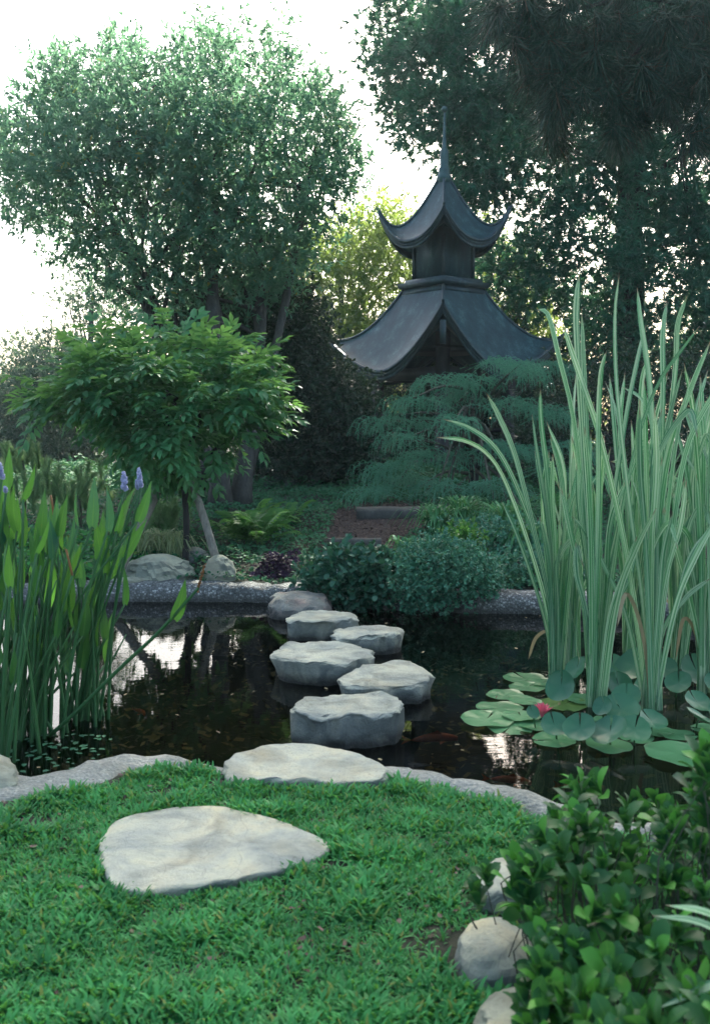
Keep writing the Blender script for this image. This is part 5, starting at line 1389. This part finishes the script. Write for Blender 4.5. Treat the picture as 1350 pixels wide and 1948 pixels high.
px_leaves = [('a', (180, 905), (176, 1002), .1), ('a', (202, 925), (205, 1010), .9), ('a', (290, 915), (262, 992), .3), ('c', (262, 925), (225, 1015), -.6), ('c', (232, 945), (222, 1010), .5),
    ('a', (85, 930), (78, 1020), .7), ('a', (67, 880), (45, 950), 1.0), ('b', (20, 850), (12, 930), .3), ('b', (5, 880), (5, 990), .4), ('a', (58, 1008), (82, 1098), .1), ('a', (92, 1015), (100, 1060), .2), ('a', (85, 960), (85, 1050), .3),
    ('a', (130, 940), (112, 1020), .4), ('c', (158, 1030), (138, 1095), .2), ('a', (118, 1065), (125, 1130), .3), ('c', (205, 1000), (200, 1090), -.2), ('c', (238, 1015), (228, 1080), .9), ('c', (262, 990), (205, 1095), .9), ('a', (135, 1060), (130, 1160), .1),
    ('b', (30, 920), (33, 1010), -.2), ('b', (28, 1000), (14, 1110), .3), ('a', (45, 1040), (30, 1130), .8), ('a', (100, 960), (95, 1040), -.5), ('a', (140, 980), (125, 1060), 1.1), ('c', (185, 1100), (165, 1180), .4), ('a', (60, 1090), (70, 1170), -.7), ('c', (150, 1130), (145, 1200), .3), ('b', (15, 1060), (5, 1160), .1), ('a', (110, 1120), (105, 1210), 1.2), ('b', (-10, 950), (-15, 1040), .2), ('b', (-30, 900), (-30, 1000), .1), ('b', (40, 960), (25, 1040), -.8), ('a', (150, 930), (150, 1000), -.9), ('c', (280, 985), (235, 1060), .8), ('a', (72, 1000), (60, 1070), 1.0), ('c', (210, 1060), (190, 1130), .7),
    ('e', (30, 1230), (25, 1300), .4), ('e', (-10, 1180), (-5, 1260), .2), ('a', (90, 1180), (85, 1250), .5), ('c', (130, 1210), (128, 1280), .1)]
for (k, tip, bs, f) in px_leaves:
    r_ = PR[k]; pick(r_, tip, bs, None, r_.location[1] + RNG.uniform(-.12, .25), f)
for i in range(62):
    k = 'aabbcce'[i % 7]; r_ = PR[k]
    bx = 675 + r_.location[0] / r_.location[1] * FPX
    tx = bx + RNG.normal(25, 60); ty = RNG.uniform(930, 1180); 
    pick(r_, (tx, ty), (tx + RNG.normal(-4, 14), ty + RNG.uniform(60, 105)), None, r_.location[1] + RNG.uniform(-.1, .5))
for i in range(34):
    k = 'abcae'[i % 5]; r_ = PR[k]; b = np.array(r_.location)
    bx = 675 + b[0] / b[1] * FPX
    q = np.array(P(bx + RNG.normal(35, 55), RNG.uniform(1040, 1240), b[1] + RNG.uniform(-.1, .3))) - b
    st = np.array([RNG.normal(0, .12), RNG.normal(0, .09), -.2])
    tube(MB(), catmull([st, (st + q) * .5 + [0, 0, .03], q], 7), np.linspace(.013, .004, 8), 6).obj('stem', M['stem'], r_, smooth=True)
def spike(root, px, top, bot, d, mat, rad=.018, name='flower_spike'):
    b = np.array(root.location); q0 = np.array(P(px[1], bot, d)) - b; q1 = np.array(P(px[0], top, d)) - b
    mb = MB(); ax = np.array([q0 + (q1 - q0) * t for t in np.linspace(0, 1, 5)])
    n_ = 150; u = RNG.uniform(0, 1, n_)
    q = q0 + (q1 - q0) * u[:, None]; az = RNG.uniform(0, 2 * PI, n_)
    dd = norm(np.stack([np.cos(az), np.sin(az), .5 + 0 * az], -1))
    sc = rad * (1 - .55 * u ** 3) * RNG.uniform(.8, 1.2, n_)
    V, Q_, _, _ = instance(ROUND * [1.1, 1, 1], ROUNDQ, basis(dd, RNG.normal(0, 1, dd.shape)), q, sc); mb.add(V, Q_)
    tube(mb, ax, .006, 5); mb.obj(name, mat, root)
    st = np.array([RNG.normal(0, .05), 0, -.2])
    tube(MB(), catmull([st, (st + q0) / 2 + [-.02, 0, .05], q0], 9), np.linspace(.011, .007, 10), 6).obj('stem', M['stem'], root, smooth=True)
spike(PR['c'], (235, 238), 898, 935, 5.25, M['flower'], .022)
spike(PR['c'], (264, 268), 890, 928, 5.3, M['flower'], .019)
spike(PR['c'], (260, 262), 912, 932, 5.32, M['flower'], .014)
spike(PR['b'], (0, 4), 880, 912, 5.2, M['flower'], .02)
spike(PR['b'], (10, 12), 925, 938, 5.15, M['flower'], .014)
spike(PR['a'], (97, 107), 942, 1010, 5.1, M['spent'], .009, 'spent_spike')
spike(PR['a'], (126, 138), 1045, 1095, 5.0, M['spent'], .008, 'spent_spike')
# the long arching spent stem with one leaf
r_ = PR['c']; b = np.array(r_.location)
arch = [np.array(P(a, c, d)) - b for a, c, d in [(95, 1400, 5.05), (150, 1350, 5.0), (230, 1270, 4.95), (300, 1205, 4.9), (350, 1150, 4.85), (378, 1118, 4.85)]]
tube(MB(), catmull(arch, 16), np.linspace(.012, .007, 17), 7).obj('arching_stem', M['stem'], r_, smooth=True)
q0 = arch[-1]; q1 = np.array(P(390, 1075, 4.85)) - b
mb = MB(); n_ = 140; u = RNG.uniform(-.25, 1, n_); q = q0 + (q1 - q0) * u[:, None]; az = RNG.uniform(0, 6.28, n_)
dd = norm(np.stack([np.cos(az), np.sin(az), 1.2 + 0 * az], -1))
V, Q_, _, _ = instance(ROUND, ROUNDQ, basis(dd, RNG.normal(0, 1, dd.shape)), q, .011 * RNG.uniform(.8, 1.3, n_)); mb.add(V, Q_).obj('spent_spike', M['spent'], r_)
qb = np.array(P(330, 1178, 4.87)) - b; qt = np.array(P(354, 1100, 4.87)) - b
dv = qt - qb; ln = np.linalg.norm(dv); Bm = basis(dv[None], np.array([[.5, -.9, .2]]))[0]
o = link('leaf', lm[1], r_); o.matrix_local = Matrix.Translation(Vector(qb)) @ Matrix(Bm.tolist()).to_4x4() @ Matrix.Diagonal((ln * 1.25, ln, ln, 1))
# small floating weed round the stems
X = RNG.uniform(-2.0, -1.25, 130); Y = RNG.uniform(4.45, 5.1, 130); k = sdist(X, Y, EDGE_LO) < -.06; X = X[k]; Y = Y[k]
V, Q_, _, _ = instance(ROUND, ROUNDQ, basis(norm(RNG.normal(0, 1, (len(X), 3)) * [1, 1, .02]), np.tile([0, 0, 1.], (len(X), 1))), np.stack([X, Y, .008 + 0 * X], -1), RNG.uniform(.02, .045, len(X)))
link('floating_weed', make_mesh('floating_weed', V, Q_, None, M['padblue']), label='small floating leaves round the pickerel stems', cat='floating weed', kind='stuff')

X = RNG.uniform(-3, 3, 260); Y = RNG.uniform(4.4, 8.6, 260); k = sdist(X, Y, EDGE_LO) < -.06
chips('floating_debris', X[k], Y[k], lambda a, b: 0 * a - .007, M['litter2'], .008, .03, 'tiny dead leaves floating on the pond', 'floating leaves')
# ------------------------------------------------------------------ koi
def koi_mesh():
    mb = MB(); u = np.linspace(0, 1, 12)
    ax = np.stack([.03 * np.sin(u * 4), u * .3, 0 * u], -1)
    V = []; 
    for i in range(12):
        r = .032 * math.sin(PI * min(1, .12 + u[i] * .86)) ** .7
        for k in range(8): an = 2 * PI * k / 8; V.append(ax[i] + [r * .75 * math.cos(an), 0, r * math.sin(an)])
    Q_ = [(i * 8 + k, i * 8 + (k + 1) % 8, (i + 1) * 8 + (k + 1) % 8, (i + 1) * 8 + k) for i in range(11) for k in range(8)]
    mb.add(V, Q_, [(0, k + 1, k) for k in range(1, 7)])
    e = ax[-1]
    mb.add([e, e + [.0, .07, .035], e + [.005, .05, 0], e + [0, .07, -.03]], None, [(0, 1, 2), (0, 2, 3)])
    mb.add([(0, .1, .03), (0, .13, .055), (0, .2, .03), (.02, .08, -.01), (.06, .12, -.02), (.03, .12, -.01), (-.02, .08, -.01), (-.06, .12, -.02), (-.03, .12, -.01)], None, [(0, 1, 2), (3, 4, 5), (6, 7, 8)])
    return mb.mesh('koi', M['koi'], True)
km = koi_mesh()
for (px, py, rz, s, lab) in [(1150, 1500, 1.3, .7, 'orange koi under the water below the lily pads'), (870, 1405, 1.6, .9, 'reddish koi right of the nearest stepping stone'), (275, 1360, .6, .5, 'small orange koi in the left half of the pond'), (1010, 1490, 1.2, .7, 'dim red koi beneath the water left of the lily pads')]:
    o = link('koi', km, label=lab, cat='koi', group='koi in the pond'); o.location = G(px, py, -.20); o.rotation_euler = (0, 0, rz); o.scale = (s, s, s)

# ------------------------------------------------------------------ foreground glossy shrub
shr = empty('glossy_shrub', (1.0, 2.55, .12), 0, 'glossy dark green shrub with rosettes of broad leaves in the lower right corner', 'shrub')
OB = []
u = np.linspace(0, 1, 7)
wd = .25 * np.interp(u, [0, .15, .4, .7, .88, 1], [.15, .45, .85, 1, .75, .05])
pts = np.stack([0 * u, u, .16 * np.sin(u * 2.6) - .12 * u ** 2], -1)
obV, obQ, obU = ribbon(pts, wd, np.tile([0, 0, 1.], (7, 1)), 3, .22)
ob_me = [make_mesh('leaf', obV, obQ, None, M['shrub_o'], True, obU)]
obV2 = obV.copy(); obV2[:, 2] *= -.6; obV2[:, 0] *= .85; ob_me.append(make_mesh('leaf', obV2, obQ, None, M['shrub_o'], True, obU))
polyS = [(1015, 1590), (1035, 1545), (1070, 1510), (1120, 1482), (1170, 1510), (1240, 1520), (1320, 1505), (1420, 1420), (1560, 1400), (1560, 2080), (1010, 2080), (1000, 1960), (985, 1880), (1020, 1800), (1000, 1730), (965, 1680), (985, 1620)]
dfun = lambda a, b: 3.15 - (np.clip(b, 1480, 2000) - 1480) * .0022
rp = poly_fill(polyS, 370, dfun, .36, 70, .4)
rp = np.vstack([rp, [P(925, 1668, 2.75), P(908, 1710, 2.7), P(1115, 1488, 3.0), P(1095, 1498, 2.95), P(1135, 1500, 2.95), P(1335, 1440, 2.4), P(1330, 1500, 2.5), P(1345, 1460, 2.35), P(1334, 1475, 2.42), P(1340, 1530, 2.45), P(1350, 1570, 2.45), P(1328, 1600, 2.5)]])
rp = rp[rp[:, 2] > .18]
leaves = []
for q in rp:
    ax = norm(np.array([RNG.normal(0, .4), RNG.normal(-.1, .35), 1.0]))
    h1 = norm(np.cross(ax, [0, 1, .1])); h2 = np.cross(ax, h1)
    nl = RNG.integers(7, 11)
    for k in range(nl):
        an = k * 2.4 + RNG.normal(0, .15); lv = k / nl
        til = .25 + 1.0 * lv
        d = ax * math.cos(til) + (h1 * math.cos(an) + h2 * math.sin(an)) * math.sin(til)
        nn_ = norm(ax * math.sin(til) - (h1 * math.cos(an) + h2 * math.sin(an)) * math.cos(til))
        base = q - ax * .045 * lv
        leaves.append((base, d, nn_, RNG.uniform(.055, .098) * (.75 + .35 * lv)))
leaves.sort(key=lambda l: l[0][1] - .8 * l[0][2] + (3 if abs(l[0][0] / l[0][1]) > .36 else 0))
SO = np.array(shr.location)
for i, (b_, d, nn_, s) in enumerate(leaves[:295]):
    o = link('leaf', ob_me[i % 2], shr)
    o.matrix_local = Matrix.Translation(Vector(b_ - SO)) @ Matrix(basis(d[None], nn_[None])[0].tolist()).to_4x4() @ Matrix.Scale(s, 4)
R_ = leaves[295:]
V, Q_, _, _ = instance(obV, obQ, basis(np.array([l[1] for l in R_]), np.array([l[2] for l in R_])), np.array([l[0] for l in R_]) - SO, np.array([l[3] for l in R_]))
link('inner_leaves', make_mesh('inner_leaves', V, Q_, None, M['shrub'], True), shr, kind='stuff')
mb = MB()
for q in rp:
    g = np.array([q[0] * .85 + .12, q[1] * .9 + .25, .1]); q2 = q - [0, 0, .03]
    tube(mb, catmull([g, (g + q2) / 2 + RNG.normal(0, .04, 3), q2], 5), np.linspace(.0035, .0015, 6), 4, False)
mb2 = MB(); mb2.V = [v - SO for v in mb.V]; mb2.Q = mb.Q; mb2.T = mb.T; mb2.U = mb.U; mb2.n = mb.n
mb2.obj('stems', M['twig'], shr, kind='stuff')

# two pale strap leaves poking out through the shrub at the right edge
def strap(root, pts, w0):
    P_ = catmull(pts, 12); P_ = P_ - np.array(root.location); u = np.linspace(0, 1, 13)
    V_, Q_, U_ = ribbon(P_, w0 * np.interp(u, [0, .3, .8, 1], [.8, 1, .7, .02]), np.tile([0, -.5, 1.], (13, 1)), 3, .2)
    MB().add(V_, Q_, None, U_).obj('blade', M['reed'], root, smooth=True)
s1 = empty('striped_grass', (1.15, 2.1, .12), 0, 'pale striped grass blades poking through the glossy shrub at the right edge', 'grass plant')
for pts in ([P(1480, 1900, 2.1), P(1400, 1800, 2.05), P(1330, 1755, 2.05), P(1240, 1742, 2.05)], [P(1480, 1850, 2.0), P(1400, 1770, 2.0), P(1340, 1735, 2.0), P(1265, 1722, 2.02)],
            [P(1480, 1830, 1.9), P(1400, 1850, 1.9), P(1340, 1880, 1.9), P(1245, 1920, 1.9)], [P(1480, 2000, 1.95), P(1400, 1960, 1.95), P(1320, 1930, 1.95), P(1235, 1890, 1.95)]):
    strap(s1, pts, .012)

# ------------------------------------------------------------------ air: thin scattering volume added to imitate lens glare over the far trees
mh, th = newmat('glare_veil')
oh = N(th, 'ShaderNodeOutputMaterial')
pv = N(th, 'ShaderNodeVolumePrincipled'); pv.inputs['Color'].default_value = (.72, .95, 1, 1); pv.inputs['Density'].default_value = 0.0010; pv.inputs['Anisotropy'].default_value = 0.45
L(th, pv.outputs[0], oh.inputs['Volume'])
box(MB(), -95, 95, -45, 125, -1.6, 27).obj('glare_veil', mh, label='thin bright veil added in the air to imitate lens glare', cat='glare_veil', kind='stuff')
